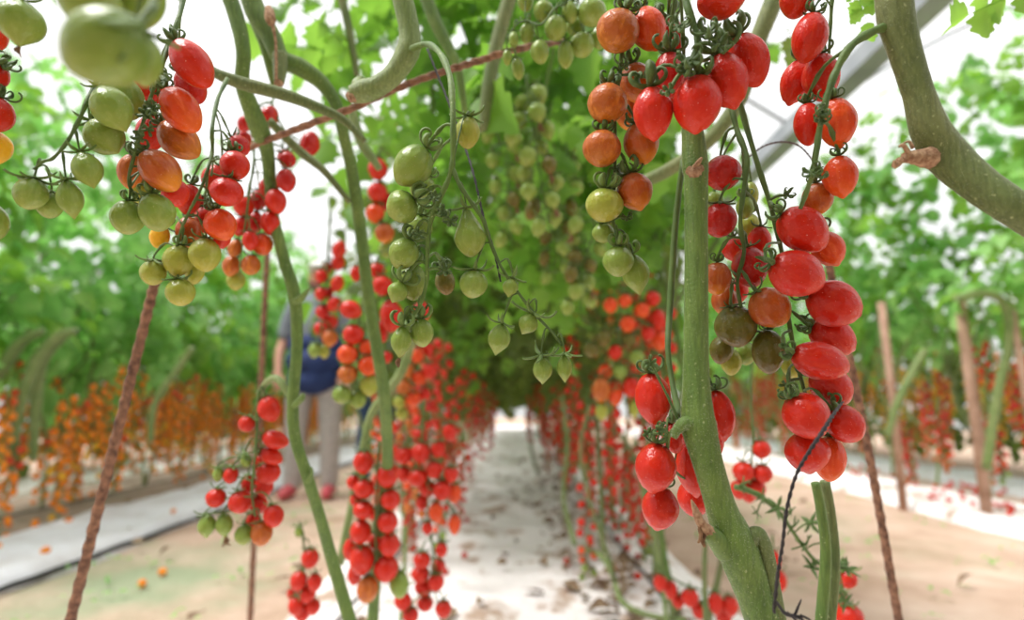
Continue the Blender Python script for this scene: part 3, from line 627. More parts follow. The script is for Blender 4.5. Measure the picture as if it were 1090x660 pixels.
truss('red to orange chain with two round green tomatoes below, over the blue apron', .98,
      [(388, 318), (382, 345), (382, 375), (380, 400), (376, 412)],
      [(373, 330, 18, 23, 70, 'R', 'plum'), (376, 356, 20, 20, 5, 'R', 'round'), (370, 377, 20, 20, 0, 'o', 'round'), (390, 370, 18, 18, 5, 'o', 'round'), (392, 389, 18, 20, 5, 'o', 'round'), (370, 398, 19, 18, 0, 'O', 'round'), (364, 420, 18, 18, -5, 'G', 'round'), (381, 425, 16, 18, 5, 'G', 'round'), (393, 410, 18, 22, 5, 'g', 'plum', .01)], rr=1.6, cal_s=8, calyx='open', hi=False)
truss('red plum tomatoes left of the big green truss, low and half hidden', 1.05,
      [(415, 262), (418, 290), (414, 320), (414, 345)],
      [(407, 304, 20, 20, 0, 'R', 'plum'), (401, 288, 18, 16, 0, 'R', 'plum', .02), (416, 336, 22, 32, 5, 'R', 'plum'), (406, 353, 16, 22, 0, 'R', 'plum'), (379, 291, 11, 16, 0, 'R', 'plum'), (449, 332, 18, 22, 0, 'R', 'plum', .03), (412, 380, 10, 12, 0, 'R', 'plum')], rr=1.6, cal_s=8, calyx='open', hi=False)
truss('short red and brown chain hanging behind the looping stem under the rope', 1.1,
      [(403, 160), (405, 190), (406, 225), (408, 255)],
      [(402, 180, 19, 22, 0, 'R', 'plum'), (402, 205, 19, 20, 0, 'R', 'plum'), (400, 227, 18, 20, 0, 'o', 'plum'), (409, 248, 19, 20, 5, 'B', 'plum'), (412, 265, 16, 18, 0, 'G', 'plum'), (412, 215, 14, 18, 0, 'r', 'plum', .03)], rr=1.6, cal_s=9, calyx='open', hi=False)
truss('tall double red chain near the ground, one orange and one green at its foot', .97,
      [(404, 470), (402, 500), (400, 540), (400, 580), (404, 612)],
      [(387, 492, 19, 24, 0, 'R', 'plum'), (388, 520, 20, 20, 0, 'R', 'plum'), (387, 543, 20, 18, 0, 'R', 'plum'), (384, 566, 20, 24, 0, 'R', 'plum'), (385, 596, 24, 30, 0, 'R', 'plum'), (391, 627, 21, 26, -5, 'O', 'plum'), (412, 507, 20, 24, 5, 'R', 'plum'), (416, 532, 19, 20, 0, 'R', 'plum'), (413, 556, 20, 22, 0, 'R', 'plum'), (414, 580, 20, 24, 0, 'R', 'plum'), (411, 605, 24, 26, 0, 'R', 'plum'), (425, 622, 19, 26, 5, 'G', 'plum'), (376, 513, 12, 15, -10, 'R', 'plum'), (379, 532, 12, 14, -10, 'R', 'plum'), (373, 584, 15, 24, -8, 'R', 'plum', .03), (378, 611, 14, 24, -8, 'R', 'plum', .03), (400, 576, 14, 18, 0, 'R', 'plum', .03)], rr=1.7, cal_s=10, calyx='open', hi=False)
truss('broad bunch of red tomatoes right of the tall double red chain', 1.15,
      [(452, 425), (450, 455), (448, 490), (456, 520)],
      [(448, 482, 19, 20, -8, 'R', 'plum'), (430, 485, 18, 18, 0, 'R', 'plum'), (444, 508, 19, 18, 0, 'R', 'round'), (462, 500, 16, 18, 0, 'R', 'plum'), (430, 505, 14, 16, 0, 'R', 'plum'), (470, 522, 18, 20, 0, 'R', 'plum'), (455, 520, 16, 18, 0, 'R', 'plum'), (447, 465, 14, 17, 0, 'R', 'plum'), (466, 478, 14, 17, 0, 'R', 'plum'), (449, 535, 12, 16, 0, 'R', 'plum'), (464, 545, 14, 20, 0, 'o', 'plum'), (480, 505, 14, 17, 0, 'R', 'plum'), (483, 525, 14, 20, 0, 'o', 'plum'), (484, 558, 12, 20, 0, 'o', 'plum'), (455, 562, 10, 14, 0, 'R', 'plum'), (478, 460, 14, 17, 0, 'R', 'plum')], rr=1.5, cal_s=9, calyx='open', hi=False)
truss('lowest red chain at the bottom, right of the tall double one', 1.15,
      [(458, 570), (462, 590), (460, 620), (470, 650)],
      [(449, 596, 17, 17, 0, 'R', 'plum'), (448, 611, 18, 17, 0, 'R', 'plum'), (451, 625, 18, 17, 0, 'R', 'plum'), (464, 620, 16, 17, 0, 'R', 'plum'), (453, 642, 16, 17, 0, 'R', 'plum'), (472, 648, 16, 18, 0, 'R', 'plum'), (429, 640, 17, 18, 0, 'R', 'plum'), (437, 655, 16, 18, 0, 'R', 'plum'), (467, 603, 14, 17, 0, 'R', 'plum'), (470, 585, 12, 15, 0, 'R', 'plum')], rr=1.5, cal_s=9, calyx='open', hi=False)
truss('dark orange bunch high in the left chains, below the small lemon shaped green ones', 1.3,
      [(438, 345), (436, 370), (434, 400), (440, 425)],
      [(432, 395, 15, 16, 0, 'O', 'plum'), (444, 378, 14, 16, 0, 'o', 'plum'), (430, 412, 14, 16, 0, 'O', 'plum'), (446, 402, 14, 16, 0, 'o', 'plum'), (440, 425, 14, 16, 0, 'o', 'plum'), (425, 428, 12, 14, 0, 'g', 'plum'), (452, 420, 13, 15, 0, 'R', 'plum'), (428, 440, 12, 14, 0, 'g', 'plum'), (458, 395, 14, 16, 0, 'R', 'plum'), (455, 372, 14, 15, 0, 'R', 'plum')], rr=1.3, cal_s=8, calyx='open', hi=False)
truss('five red tomatoes bunched over the sand just right of the thick vine', .92,
      [(804, 350), (800, 400), (800, 440), (802, 465), (800, 490), (798, 515)],
      [(810, 478, 18, 18, 5, 'R', 'round'), (791, 502, 20, 20, -5, 'R', 'plum'), (812, 504, 18, 18, 5, 'R', 'round'), (787, 521, 17, 19, -5, 'R', 'plum'), (805, 520, 18, 20, 5, 'R', 'round'), (796, 512, 14, 18, 0, 'R', 'plum', .02), (797, 526, 15, 17, 0, 'R', 'plum', .01)], rr=1.7, cal_s=9, calyx='open', hi=False)
truss('small red cluster at the bottom edge right of the cut green stem', .85,
      [(896, 596), (896, 615), (895, 640), (895, 660)],
      [(902, 616, 18, 18, 5, 'R', 'plum'), (904, 656, 26, 24, 5, 'R', 'round'), (893, 638, 14, 18, -5, 'R', 'plum'), (888, 655, 16, 26, 0, 'R', 'plum', .03)], rr=2.0, cal_s=13, calyx='open', hi=False, light=True)
truss('red tomatoes peeping between the side shoot and the black twine at the bottom', 1.2,
      [(822, 570), (824, 590), (828, 610)],
      [(824, 597, 12, 22, 0, 'R', 'plum'), (829, 618, 15, 22, 0, 'R', 'plum'), (822, 612, 12, 16, 0, 'R', 'plum')], rr=1.3, cal_s=8, calyx='open', hi=False)
truss('row of red tomatoes low at the bottom edge left of the thick vine', 1.3,
      [(700, 600), (720, 618), (745, 628), (770, 638)],
      [(735, 636, 17, 18, 0, 'R', 'round'), (703, 620, 13, 18, 0, 'R', 'plum'), (714, 628, 13, 18, 0, 'R', 'plum'), (745, 650, 15, 17, 0, 'R', 'plum'), (762, 642, 14, 22, 0, 'R', 'plum'), (777, 645, 17, 20, 0, 'R', 'plum'), (770, 655, 16, 18, 0, 'R', 'plum'), (722, 640, 12, 15, 0, 'R', 'plum')], rr=1.3, cal_s=8, calyx='open', hi=False)
truss('hanging cluster of orange, brown and green tomatoes in the dim foliage behind', 1.35,
      [(665, 275), (662, 310), (660, 350), (658, 390), (655, 415)],
      [(640, 415, 18, 26, 0, 'O', 'plum'), (655, 418, 16, 26, 0, 'o', 'plum'), (672, 412, 17, 22, 0, 'R', 'plum'), (690, 420, 16, 24, 0, 'o', 'plum'), (668, 345, 16, 17, 0, 'o', 'plum'), (684, 330, 15, 16, 0, 'o', 'plum'), (642, 360, 15, 17, 0, 'D', 'plum'), (630, 372, 15, 16, 0, 'D', 'plum'), (655, 375, 14, 16, 0, 'R', 'plum'), (670, 362, 14, 16, 0, 'D', 'plum'), (678, 380, 15, 16, 0, 'G', 'plum'), (660, 395, 14, 16, 0, 'G', 'plum'), (690, 395, 14, 16, 0, 'G', 'plum'), (650, 325, 14, 16, 0, 'o', 'plum'), (665, 320, 14, 14, 0, 'o', 'plum'), (695, 318, 15, 16, 0, 'R', 'plum'), (690, 355, 14, 15, 0, 'R', 'plum'), (645, 395, 14, 15, 0, 'o', 'plum'), (675, 435, 10, 20, 0, 'g', 'lemon'), (640, 438, 12, 17, 0, 'g', 'plum'), (700, 340, 15, 22, 0, 'R', 'plum'), (702, 362, 16, 22, 0, 'o', 'plum')], rr=1.4, cal_s=9, calyx='open', hi=False)
for lab, d, x0, y0, x1, y1, w, n in [
    ('loose blurred green truss hanging in the shade, just right of the black twine', 1.05, 560, 95, 585, 245, 17, 16),
    ('blurred truss of unripe green tomatoes behind the orange and green drooping truss', 1.15, 628, 225, 618, 330, 15, 12),
    ('faint green truss deep in the dim foliage below the small pale green ones', 1.3, 600, 150, 590, 300, 13, 14),
    ('blurred green truss behind the left arm of the big green truss', 1.3, 535, 120, 545, 260, 14, 10)]:
    rg = random.Random(lab); L = []
    for i in range(n):
        t = (i+.6)/n; s = (-1)**i
        L.append((x0+(x1-x0)*t+s*rg.uniform(.5, 2.2)*w*.6, y0+(y1-y0)*t, w*rg.uniform(.85, 1.1), w*rg.uniform(1.1, 1.45), s*rg.uniform(0, 25), rg.choice('GGGD'), rg.choice(['plum', 'lemon']), rg.uniform(-.02, .03)))
    truss(lab, d, [(x0, y0-15), (x0+4, y0+20), ((x0+x1)/2, (y0+y1)/2), (x1, y1)], L, rr=1.4, cal_s=11, calyx='open', hi=False)

# picked truss: only its star shaped calyces are left
ps = empty('picked_truss', P(790, 520, .75), 'picked truss with bare star shaped calyces crossing the sand path', 'tomato truss')
mb = MB(); c, r = px_path([(782, 518, .75, 6), (805, 526, .75, 6), (828, 544, .75, 5), (848, 572, .75, 4), (866, 595, .75, 4), (884, 606, .75, 4), (900, 602, .76, 4)], 6); tube(mb, c, r, 8, lump=.05)
STARS = [(828, 540, 16), (842, 545, 11), (846, 560, 13), (862, 556, 18), (858, 580, 16), (864, 604, 17), (874, 578, 9), (893, 600, 14), (902, 606, 14), (812, 528, 12), (900, 640, 14), (790, 516, 12), (806, 545, 9)]
for x, y, s in STARS:
    p = P(x, y, .745); i = int(np.argmin(np.linalg.norm(c-np.array(p), axis=1)))
    tube(mb, catmull([tuple(c[i]), tuple((Vector(c[i])+p)/2+Vector((0, 0, .002))), tuple(p)], 6), .0011, 6)
mb.obj('stalk', STALK, ps, loc=P(790, 520, .75))
for k, (x, y, s) in enumerate(STARS):
    o = bpy.data.objects.new('calyx', get_calyx('star', k % 4, False)); C.objects.link(o); o.parent = ps
    o.location = P(x, y, .745)-ps.location; o.rotation_euler = (random.uniform(.6, 2.2), random.uniform(-.5, .5), random.uniform(0, 6)); o.scale = (s*.75*1.15/F,)*3

# ------------------------------------------------------------------ leaves
def leaflet(rg, L, w, lobes=True, N=7):
    """toothed, folded, drooping leaflet along +x, 3 columns of verts"""
    V = []; f = []
    fold = rg.uniform(0.15, 0.6); droop = rg.uniform(0.2, 1.3); curl = rg.uniform(-.4, .4)
    for i in range(N+1):
        t = i/N
        ww = w*1.15*(math.sin(math.pi*(t*.97+.03)**0.72)**0.8)*(1+(0.20*math.sin(2*math.pi*3.3*t+.6) if lobes else 0)) if i < N else .001
        x = L*math.sin(droop*t)/max(droop, .01) if droop > .05 else L*t
        z = -L*(1-math.cos(droop*t))/max(droop, .01)
        V += [(x+0.12*ww, ww, z+ww*fold+curl*ww*t), (x, 0, z), (x+0.12*ww, -ww, z+ww*fold-curl*ww*t)]
    for i in range(N):
        a = i*3
        f += [(a, a+1, a+4, a+3), (a+1, a+2, a+5, a+4)]
    return np.array(V), f
def compound(rg, L=0.30, s=0.085, N=9):
    """a whole tomato leaf: midrib with paired leaflets"""
    V = []; f = []; n = 0; droop = rg.uniform(0.5, 1.5)
    def at(t):
        return np.array([L*math.sin(droop*t)/droop, 0, -L*(1-math.cos(droop*t))/droop]), -droop*t
    pts = [at(t)[0] for t in np.linspace(0, 1, 6)]
    m = MB(); tube(m, pts, np.linspace(.0025, .001, 6), 3)
    V.append(m.v[0]); f += m.f; n = len(m.v[0])
    def put(t, ang, ls, lw):
        nonlocal n
        v, ff = leaflet(rg, ls, lw, N=N)
        p, b = at(t); r = rg.uniform(-.5, .5)
        cr, sr = math.cos(r), math.sin(r)
        v = v@np.array([[1, 0, 0], [0, cr, sr], [0, -sr, cr]])
        ca, sa = math.cos(ang), math.sin(ang)
        v = v@np.array([[ca, sa, 0], [-sa, ca, 0], [0, 0, 1]])
        cb, sb_ = math.cos(b), math.sin(b)
        v = v@np.array([[cb, 0, sb_], [0, 1, 0], [-sb_, 0, cb]])
        V.append(v+p); f.extend([tuple(q+n for q in w_) for w_ in ff]); n += len(v)
    for t, k in ((.28, .75), (.5, .95), (.72, 1.0)):
        for sg in (1, -1): put(t+rg.uniform(-.04, .04), sg*rg.uniform(.9, 1.4), s*k*rg.uniform(.85, 1.15), s*k*.34)
    put(1, rg.uniform(-.2, .2), s*1.25, s*.42)
    return np.concatenate(V), f
LEAVES = [compound(random.Random(i), 0.26+0.02*(i % 4), 0.085+0.008*(i % 3)) for i in range(8)]
LEAVES_N = [compound(random.Random(i), 0.26+0.02*(i % 4), 0.075+0.008*(i % 3), 15) for i in range(8)]
def rotm(y, p, r):
    cy, sy, cp, sp, cr, sr = math.cos(y), math.sin(y), math.cos(p), math.sin(p), math.cos(r), math.sin(r)
    return np.array([[cy, -sy, 0], [sy, cy, 0], [0, 0, 1]])@np.array([[cp, 0, sp], [0, 1, 0], [-sp, 0, cp]])@np.array([[1, 0, 0], [0, cr, -sr], [0, sr, cr]])
def foliage_mesh(seed, n, hx, hy, z0, z1, mat, taper=1.0, sc=1.0, thin=0.0, name='foliage', LV=None):
    """n drooping leaves scattered through the plant's own space; thin>0 puts fewer leaves towards the top"""
    rg = random.Random(seed); mb = MB()
    for i in range(n):
        for _ in range(20):
            u = rg.random()
            if rg.random() < 1-thin*u: break
        z = z0+(z1-z0)*u
        w = 1-(1-taper)*abs(2*u-1)
        x, y = rg.uniform(-1, 1)*hx*w, rg.uniform(-1, 1)*hy*w
        v, f = (LV or LEAVES)[rg.randrange(8)]
        s = sc*rg.uniform(.75, 1.2)
        v = (v*s)@rotm(rg.uniform(0, 6.28), rg.uniform(-.5, .7), rg.uniform(-.6, .6)).T+np.array([x, y, z])
        mb.add(v, f)
    return mb.mesh(name, mat)

def stem_mesh(rg, h, lean, r, mat, sprawl=0.1, name='stem'):
    mb = MB()
    pts = [(0, 0, -0.01), (rg.uniform(-.5, .5)*sprawl, rg.uniform(-.5, .5)*sprawl, h*.3), (lean*.5+rg.uniform(-1, 1)*sprawl, rg.uniform(-1, 1)*sprawl, h*.65), (lean, rg.uniform(-1, 1)*sprawl, h)]
    tube(mb, catmull(pts, 16), np.linspace(r, r*.8, 16), 8, lump=.05)
    a = Vector(pts[2])
    for k in range(2):
        tube(mb, catmull([tuple(a), (a.x+rg.uniform(-.15, .15), a.y+rg.uniform(-.15, .15), h*.9), (a.x+rg.uniform(-.3, .3), a.y+rg.uniform(-.3, .3), h*1.3)], 8), r*.55, 6)
    return mb.mesh(name, mat)

# ------------------------------------------------------------------ trusses of the rows (a few kinds, copied)
def row_truss_parts(seed, n, pal, w=.031, step=.021):
    rg = random.Random(seed); T = []; L = n*step+.08
    sway = rg.uniform(-.05, .05)
    path = catmull([(0, 0, 0), (sway*.6, .01, -L*.35), (sway, -.01, -L*.7), (sway*.7, 0, -L)], 14)
    for i in range(n):
        z = -.07-i*step; g = i*2.4+rg.uniform(-.5, .5)
        k = int(min(13, -z/L*13)); c = path[k]
        wd = w*rg.uniform(.88, 1.1)*(1-.15*i/n)
        r = wd*.62
        st = Vector((c[0]+math.cos(g)*r, c[1]+math.sin(g)*r*.9, z+.012))
        ax = Vector((math.cos(g)*.5, math.sin(g)*.5, -1)).normalized()
        t = i/n; pc = pal[min(len(pal)-1, int(t*len(pal)))]
        T.append((st, ax, wd, wd*rg.uniform(1.1, 1.3), pc, rg.choice(['plum', 'plum', 'tip'])))
    mb = MB(); tube(mb, path, np.linspace(.0028, .0015, 14), 5)
    for st, ax, wd, l, pc, sh in T:
        k = int(np.argmin(np.linalg.norm(path-np.array(st), axis=1)))
        tube(mb, [tuple(path[max(k-1, 0)]), tuple(st-ax*.008), tuple(st)], .0013, 4)
        for q in range(5):      # small sepals
            a = q*1.257+l*100; d1 = Vector((math.cos(a), math.sin(a), .25)); 
            tube(mb, [tuple(st), tuple(st+d1*.007), tuple(st+d1*.013+Vector((0, 0, .002)))], [.0018, .0022, .0005], 4, flat=.5)
    return mb.mesh('stalk', CALYX_L), T
def near_truss(kind, loc, rot, label, group, s=1.0):
    stalk, T = kind
    root = empty('tomato_truss', loc, label, 'tomato truss', group, rot); root.scale = (s,)*3
    o = bpy.data.objects.new('stalk', stalk); C.objects.link(o); o.parent = root
    for i, (st, ax, wd, l, pc, sh) in enumerate(T):
        o = bpy.data.objects.new('tomato', tomato_mesh(sh, pc, i % 2, False)); C.objects.link(o); o.parent = root
        o.rotation_mode = 'QUATERNION'; o.rotation_quaternion = frame(ax, i*1.3); o.location = st; o.scale = (wd, wd, l)
    return root
def far_mesh(kind):
    stalk, T = kind; mb = MB(); cols = sorted({t[4] for t in T})
    for st, ax, wd, l, pc, sh in T:
        v, f = lathe_verts('plum', 9, 6, 3)
        M = np.array(frame(ax, 0).to_matrix()); v = (np.array(v)*np.array([wd, wd, l]))@M.T+np.array(st)
        mb.add(v, f, cols.index(pc)+1)
    sv = np.array([v.co[:] for v in stalk.vertices]); mb.add(sv, [tuple(p.vertices) for p in stalk.polygons], 0)
    return mb.mesh('tomato_truss', [CALYX_L]+[MT[c] for c in cols])
KIND = {k: [row_truss_parts(i*7+len(k), n, k) for i, n in enumerate(ns)] for k, ns in {
    'RRRRR': (15, 19, 23), 'RRRoG': (15, 18), 'rRRoO': (16, 20), 'oPPPP': (14, 18), 'PPPPY': (12, 17, 21), 'YYYYg': (14, 18), 'oODGG': (15, 19), 'GGGGG': (13, 16)}.items()}
FARM = {k: [far_mesh(x) for x in v] for k, v in KIND.items()}
FAR = []
def far_truss(k, i, loc, rot, label, group, s=1.0):
    FAR.append((k, i, Vector(loc), rot, label, group, s))
def place_far(k, i, loc, rot, label, group, s):
    o = bpy.data.objects.new('tomato_truss', FARM[k][i % len(FARM[k])]); C.objects.link(o)
    o.location = loc; o.rotation_euler.z = rot; o.scale = (s,)*3
    return tag(o, label, 'tomato truss', group)

rg = random.Random(5)
# centre rows: the tunnel of plants on both edges of the white path
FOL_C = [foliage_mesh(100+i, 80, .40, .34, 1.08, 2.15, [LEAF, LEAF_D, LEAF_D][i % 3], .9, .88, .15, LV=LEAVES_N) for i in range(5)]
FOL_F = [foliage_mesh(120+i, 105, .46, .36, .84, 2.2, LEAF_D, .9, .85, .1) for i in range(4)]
STM = [stem_mesh(random.Random(i), rg.uniform(1.1, 1.35), rg.uniform(-.15, .15), .010, [STEM, STEM_PALE, STEM_OLD][i % 3], .12) for i in range(6)]
def plant(name, loc, fol, stems, label, cat, group, s=1.0, rot=None, fdx=0, fz=0):
    root = empty(name, loc, label, cat, group)
    o = bpy.data.objects.new('foliage', fol); C.objects.link(o); o.parent = root; o.rotation_euler.z = rg.choice([0, math.pi]) if rot is None else rot; o.scale = (s,)*3; o.location = (fdx, 0, fz)
    for i, m in enumerate(stems):
        o = bpy.data.objects.new('stem', m); C.objects.link(o); o.parent = root; o.location = (rg.uniform(-.06, .06), rg.uniform(-.1, .1), 0); o.rotation_euler.z = rg.uniform(0, 6.28)
    return root
for sd, nm in ((-1, 'left'), (1, 'right')):
    y = 2.5 if sd < 0 else 1.9; i = 0
    while y < 15:
        near = y < 3.1
        plant('tomato_plant', (sd*rg.uniform(.55, .68), y, 0), (FOL_C if near else FOL_F)[i % 4], [STM[(i+q*2) % 6] for q in range(2)],
              f'leafy tomato plant in the tunnel row along the {nm} of the white path', 'tomato plant', f'plants of the {nm} tunnel row', rg.uniform(.95, 1.08), fdx=-sd*(.28 if near else .22))
        y += .42 if y < 4 else .6; i += 1
for i, (x, y) in enumerate([(-.12, 1.5), (.12, 1.95), (-.1, 2.5), (.1, 3.1), (0, 4.0)]):
    pass
# overhanging leaves close above the top edge: vines arching over the path
ARCH = [foliage_mesh(140+i, 62, .32, .26, 1.24, 1.9, LEAF, .9, .9, 0, LV=LEAVES_N) for i in range(3)]
for i, (x, y, lab, dz) in enumerate([(-.20, 1.45, 'bright leafy crown right behind the hooked stem at the top', .32), (.02, 1.35, 'leafy crown with big sunlit leaflets above the small green truss', .06), (.26, 1.7, 'leafy crown behind the round orange tomatoes', .0)]):
    root = empty('leafy_shoot', (x, y, 1.1), lab, 'leafy shoot')
    mb = MB(); 
    for q in range(4):
        g = rg.uniform(0, 6.28)
        tube(mb, catmull([(x+math.cos(g)*.05, y+math.sin(g)*.05, 1.35), (x+math.cos(g)*.12, y+math.sin(g)*.12, 1.6), (x+math.cos(g)*.25, y+math.sin(g)*.2, 1.95)], 8), .006, 6)
    mb.obj('stem', STEM, root, loc=(x, y, 1.1))
    o = bpy.data.objects.new('foliage', ARCH[i]); C.objects.link(o); o.parent = root; o.location = (0, 0, -1.1+dz)

RED = ['RRRRR', 'RRRRR', 'RRRoG', 'rRRoO']
cnt = 0
for sd, nm in ((-1, 'left'), (1, 'right')):
    y = 2.45 if sd < 0 else 2.2
    while y < 13:
        for rep in range(2 if y < 5 else 1):
            z = rg.uniform(.62, 1.08 if sd < 0 else 1.3) if rep == 0 else rg.uniform(.45, .75)
            x = sd*(rg.uniform(.42, .72) if y < 3.5 else rg.uniform(.28, .7))
            if sd > 0 and y < 2.4: x = rg.uniform(.5, .62)
            k = rg.choice(RED if sd < 0 or y > 3 else RED+['oODGG'])
            if y < 3.8:
                near_truss(rg.choice(KIND[k]), (x, y+rg.uniform(-.1, .1), z), rg.uniform(0, 6.28), f'small blurred red tomato truss in the row along the {nm} edge of the white path', f'nearer trusses of the {nm} tunnel row', rg.uniform(.85, 1.05))
            else:
                far_truss(k, cnt, (x, y+rg.uniform(-.1, .1), z), rg.uniform(0, 6.28), f'tiny blurred red truss far down the {nm} row of the white path', f'far trusses of the {nm} tunnel row')
            cnt += 1
        y += .17 if y < 4 else .2
# side beds
HL = [foliage_mesh(160+i, 80, .42, .40, .98, 3.1, [LEAF_B, LEAF, LEAF_B][i % 3], 1, 1.25, .93) for i in range(4)]
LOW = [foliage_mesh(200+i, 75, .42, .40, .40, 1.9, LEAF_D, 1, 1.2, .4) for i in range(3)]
HR = [foliage_mesh(180+i, 72, .42, .40, 1.25, 3.3, [LEAF, LEAF_B][i % 2], 1, 1.15, .8) for i in range(4)]
SSD = [stem_mesh(random.Random(30+i), 1.25, rg.uniform(-.2, .2), .012, [STEM_PALE, STEM_OLD][i % 2], .18) for i in range(5)]
def side_bed(X, y0, y1, dy, fols, nm, colour):
    y = y0; i = 0
    while y < y1:
        plant('tomato_plant', (X+rg.uniform(-.1, .1), y, 0), fols[i % len(fols)], [SSD[(i+q) % 5] for q in range(2)], f'blurred bushy tomato plant in the {nm}', 'tomato plant', f'plants of the {nm}', rg.uniform(.93, 1.05))
        y += dy; i += 1
for y in (-2.4, -1.5, -.7):      # the rows go on behind the photographer and shade this place too
    for sd in (-1, 1): plant('tomato_plant', (sd*.75, y, 0), FOL_F[(int(y*10)+sd) % 4], [STM[1]], 'tomato plant of the tunnel behind the photographer', 'tomato plant', 'plants behind the photographer', 1.1, fdx=-sd*.2)
side_bed(-3.15, 2.3, 16, .55, HL, 'row bearing orange tomatoes', 'orange')
side_bed(-4.7, 3.2, 16, .8, LOW, 'second row behind the orange tomato row', 'orange')
side_bed(3.5, 2.6, 16, .55, HR, 'red tomato row beyond the sand path at right', 'red')
side_bed(5.2, 3.8, 16, .8, LOW, 'row bearing yellow tomatoes at far right', 'yellow')
def side_trusses(X, y0, y1, dy, ks, z0, z1, label, group, sp=.28):
    y = y0; i = 0
    while y < y1:
        far_truss(rg.choice(ks), i, (X+rg.uniform(-sp, sp), y+rg.uniform(-.1, .1), rg.uniform(z0, z1)), rg.uniform(0, 6.28), label, group, rg.uniform(1.1, 1.35)); y += dy; i += 1
side_trusses(-2.85, 2.6, 10, .05, ['PPPPY', 'oPPPP', 'PPPPY'], .55, 1.05, 'blurred orange tomato truss hanging low in the row beyond the left sand path', 'orange trusses of the left row')
side_trusses(-4.3, 3.6, 10, .12, ['PPPPY', 'oPPPP'], .6, 1.05, 'faint orange truss in the second row at far left', 'orange trusses of the second left row')
side_trusses(3.3, 2.9, 9, .13, ['RRRRR', 'RRRoG', 'rRRoO'], .55, 1.35, 'blurred red tomato truss hanging in the row beyond the right sand path', 'red trusses of the right row', .25)
side_trusses(4.4, 3.8, 9, .08, ['YYYYg', 'PPPPY', 'YYYYg'], .75, 1.3, 'blurred yellow tomato truss deep behind the red row at right', 'yellow trusses of the far right row')

for x, y, d, k in [(447, 400, 1.85, 'rRRoO'), (470, 362, 2.2, 'RRRRR'), (484, 400, 2.5, 'RRRRR'), (500, 388, 2.9, 'RRRRR'), (514, 405, 3.3, 'RRRRR'), (493, 470, 2.7, 'RRRRR'), (470, 478, 2.1, 'RRRoG'), (436, 350, 1.7, 'rRRoO'), (456, 355, 1.95, 'RRRRR'), (412, 440, 1.6, 'RRRRR'), (524, 420, 3.9, 'RRRRR')]:
    p = P(x, y-12, d); near_truss(rg.choice(KIND[k]), p, rg.uniform(0, 6.28), 'red chain in the dense curtain of trusses hanging left of the white path', 'dense curtain of trusses left of the path', rg.uniform(.85, 1.0))
for x, y, d, k in [(612, 398, 2.5, 'RRRRR'), (626, 425, 2.2, 'RRRRR'), (590, 408, 3.2, 'RRRRR'), (576, 408, 3.6, 'RRRRR'), (600, 440, 2.9, 'RRRRR'), (655, 292, 2.0, 'oODGG'), (682, 285, 1.9, 'rRRoO'), (632, 300, 2.3, 'oODGG'), (704, 320, 1.75, 'RRRRR'), (648, 430, 2.0, 'RRRRR'), (624, 505, 2.1, 'RRRoG'), (666, 468, 2.2, 'RRRRR'), (565, 412, 4.2, 'RRRRR'), (642, 340, 2.4, 'oODGG'), (670, 350, 2.3, 'rRRoO'), (610, 330, 2.6, 'rRRoO')]:
    p = P(x, y-12, d); near_truss(rg.choice(KIND[k]), p, rg.uniform(0, 6.28), 'small truss in the curtain of fruit between the white path and the thick fuzzy vine', 'curtain of trusses right of the path', rg.uniform(.85, 1.0))
n_have = len([o for o in C.objects if o.name.startswith('tomato_truss') and o.parent is None])
def in_frame(v):
    q = v-CAM; d = q.dot(FWD)
    return d > 0 and abs(q.x/d*F) < 570 and v.y < 14
FAR = sorted([a for a in FAR if in_frame(a[2]-Vector((0, 0, .25)))], key=lambda a: (a[2]-CAM).length)
for a in FAR[:298-n_have]: place_far(*a)
mb = MB(); keys = list(MT)
for k_, i_, loc_, rot_, _l, _g, s_ in FAR[298-n_have:]:
    me = FARM[k_][i_ % len(FARM[k_])]
    nv = len(me.vertices); co = np.empty(nv*3); me.vertices.foreach_get('co', co); co = co.reshape(-1, 3)@rotm(rot_, 0, 0).T*s_+np.array(loc_)
    slot = {j: (0 if m.name.startswith('calyx') else 1+keys.index(m.name[-1])) for j, m in enumerate(me.materials)}
    base = mb.n; mb.v.append(co); mb.n += nv
    for p in me.polygons: mb.f.append(tuple(v+base for v in p.vertices)); mb.m.append(slot[p.material_index])
tag(mb.obj('distant_tomato_trusses', [CALYX_L]+[MT[q] for q in keys]), 'farthest blurred tomato trusses in all rows', 'tomato trusses', kind='stuff')

# arching bare vines at left and right rows
for i, pts in enumerate([
    [(-40, 440, 3.0, 14), (0, 395, 3.0, 13), (22, 365, 3.0, 11), (45, 352, 3.0, 9)],
    [(12, 500, 3.0, 8), (20, 440, 3.0, 10), (38, 385, 3.0, 12), (62, 358, 3.0, 10), (80, 352, 3.0, 8)],
    [(36, 490, 3.1, 7), (38, 430, 3.1, 11), (45, 385, 3.1, 11), (70, 355, 3.1, 9)],
    [(160, 470, 3.4, 7), (165, 430, 3.4, 8), (190, 392, 3.4, 8), (205, 370, 3.4, 7)]]):
    c, r = px_path(pts); mb = MB(); tube(mb, c, r, 8, lump=.03)
    tag(mb.obj('bare_vine', STEM_PALE, loc=c[0]), ['thick pale bare vine arching in from the left edge', 'pale bare vine arching up left of the brown rod', 'second pale vine arching close beside the first at far left', 'pale bare vine leaning among the orange trusses'][i], 'vine')
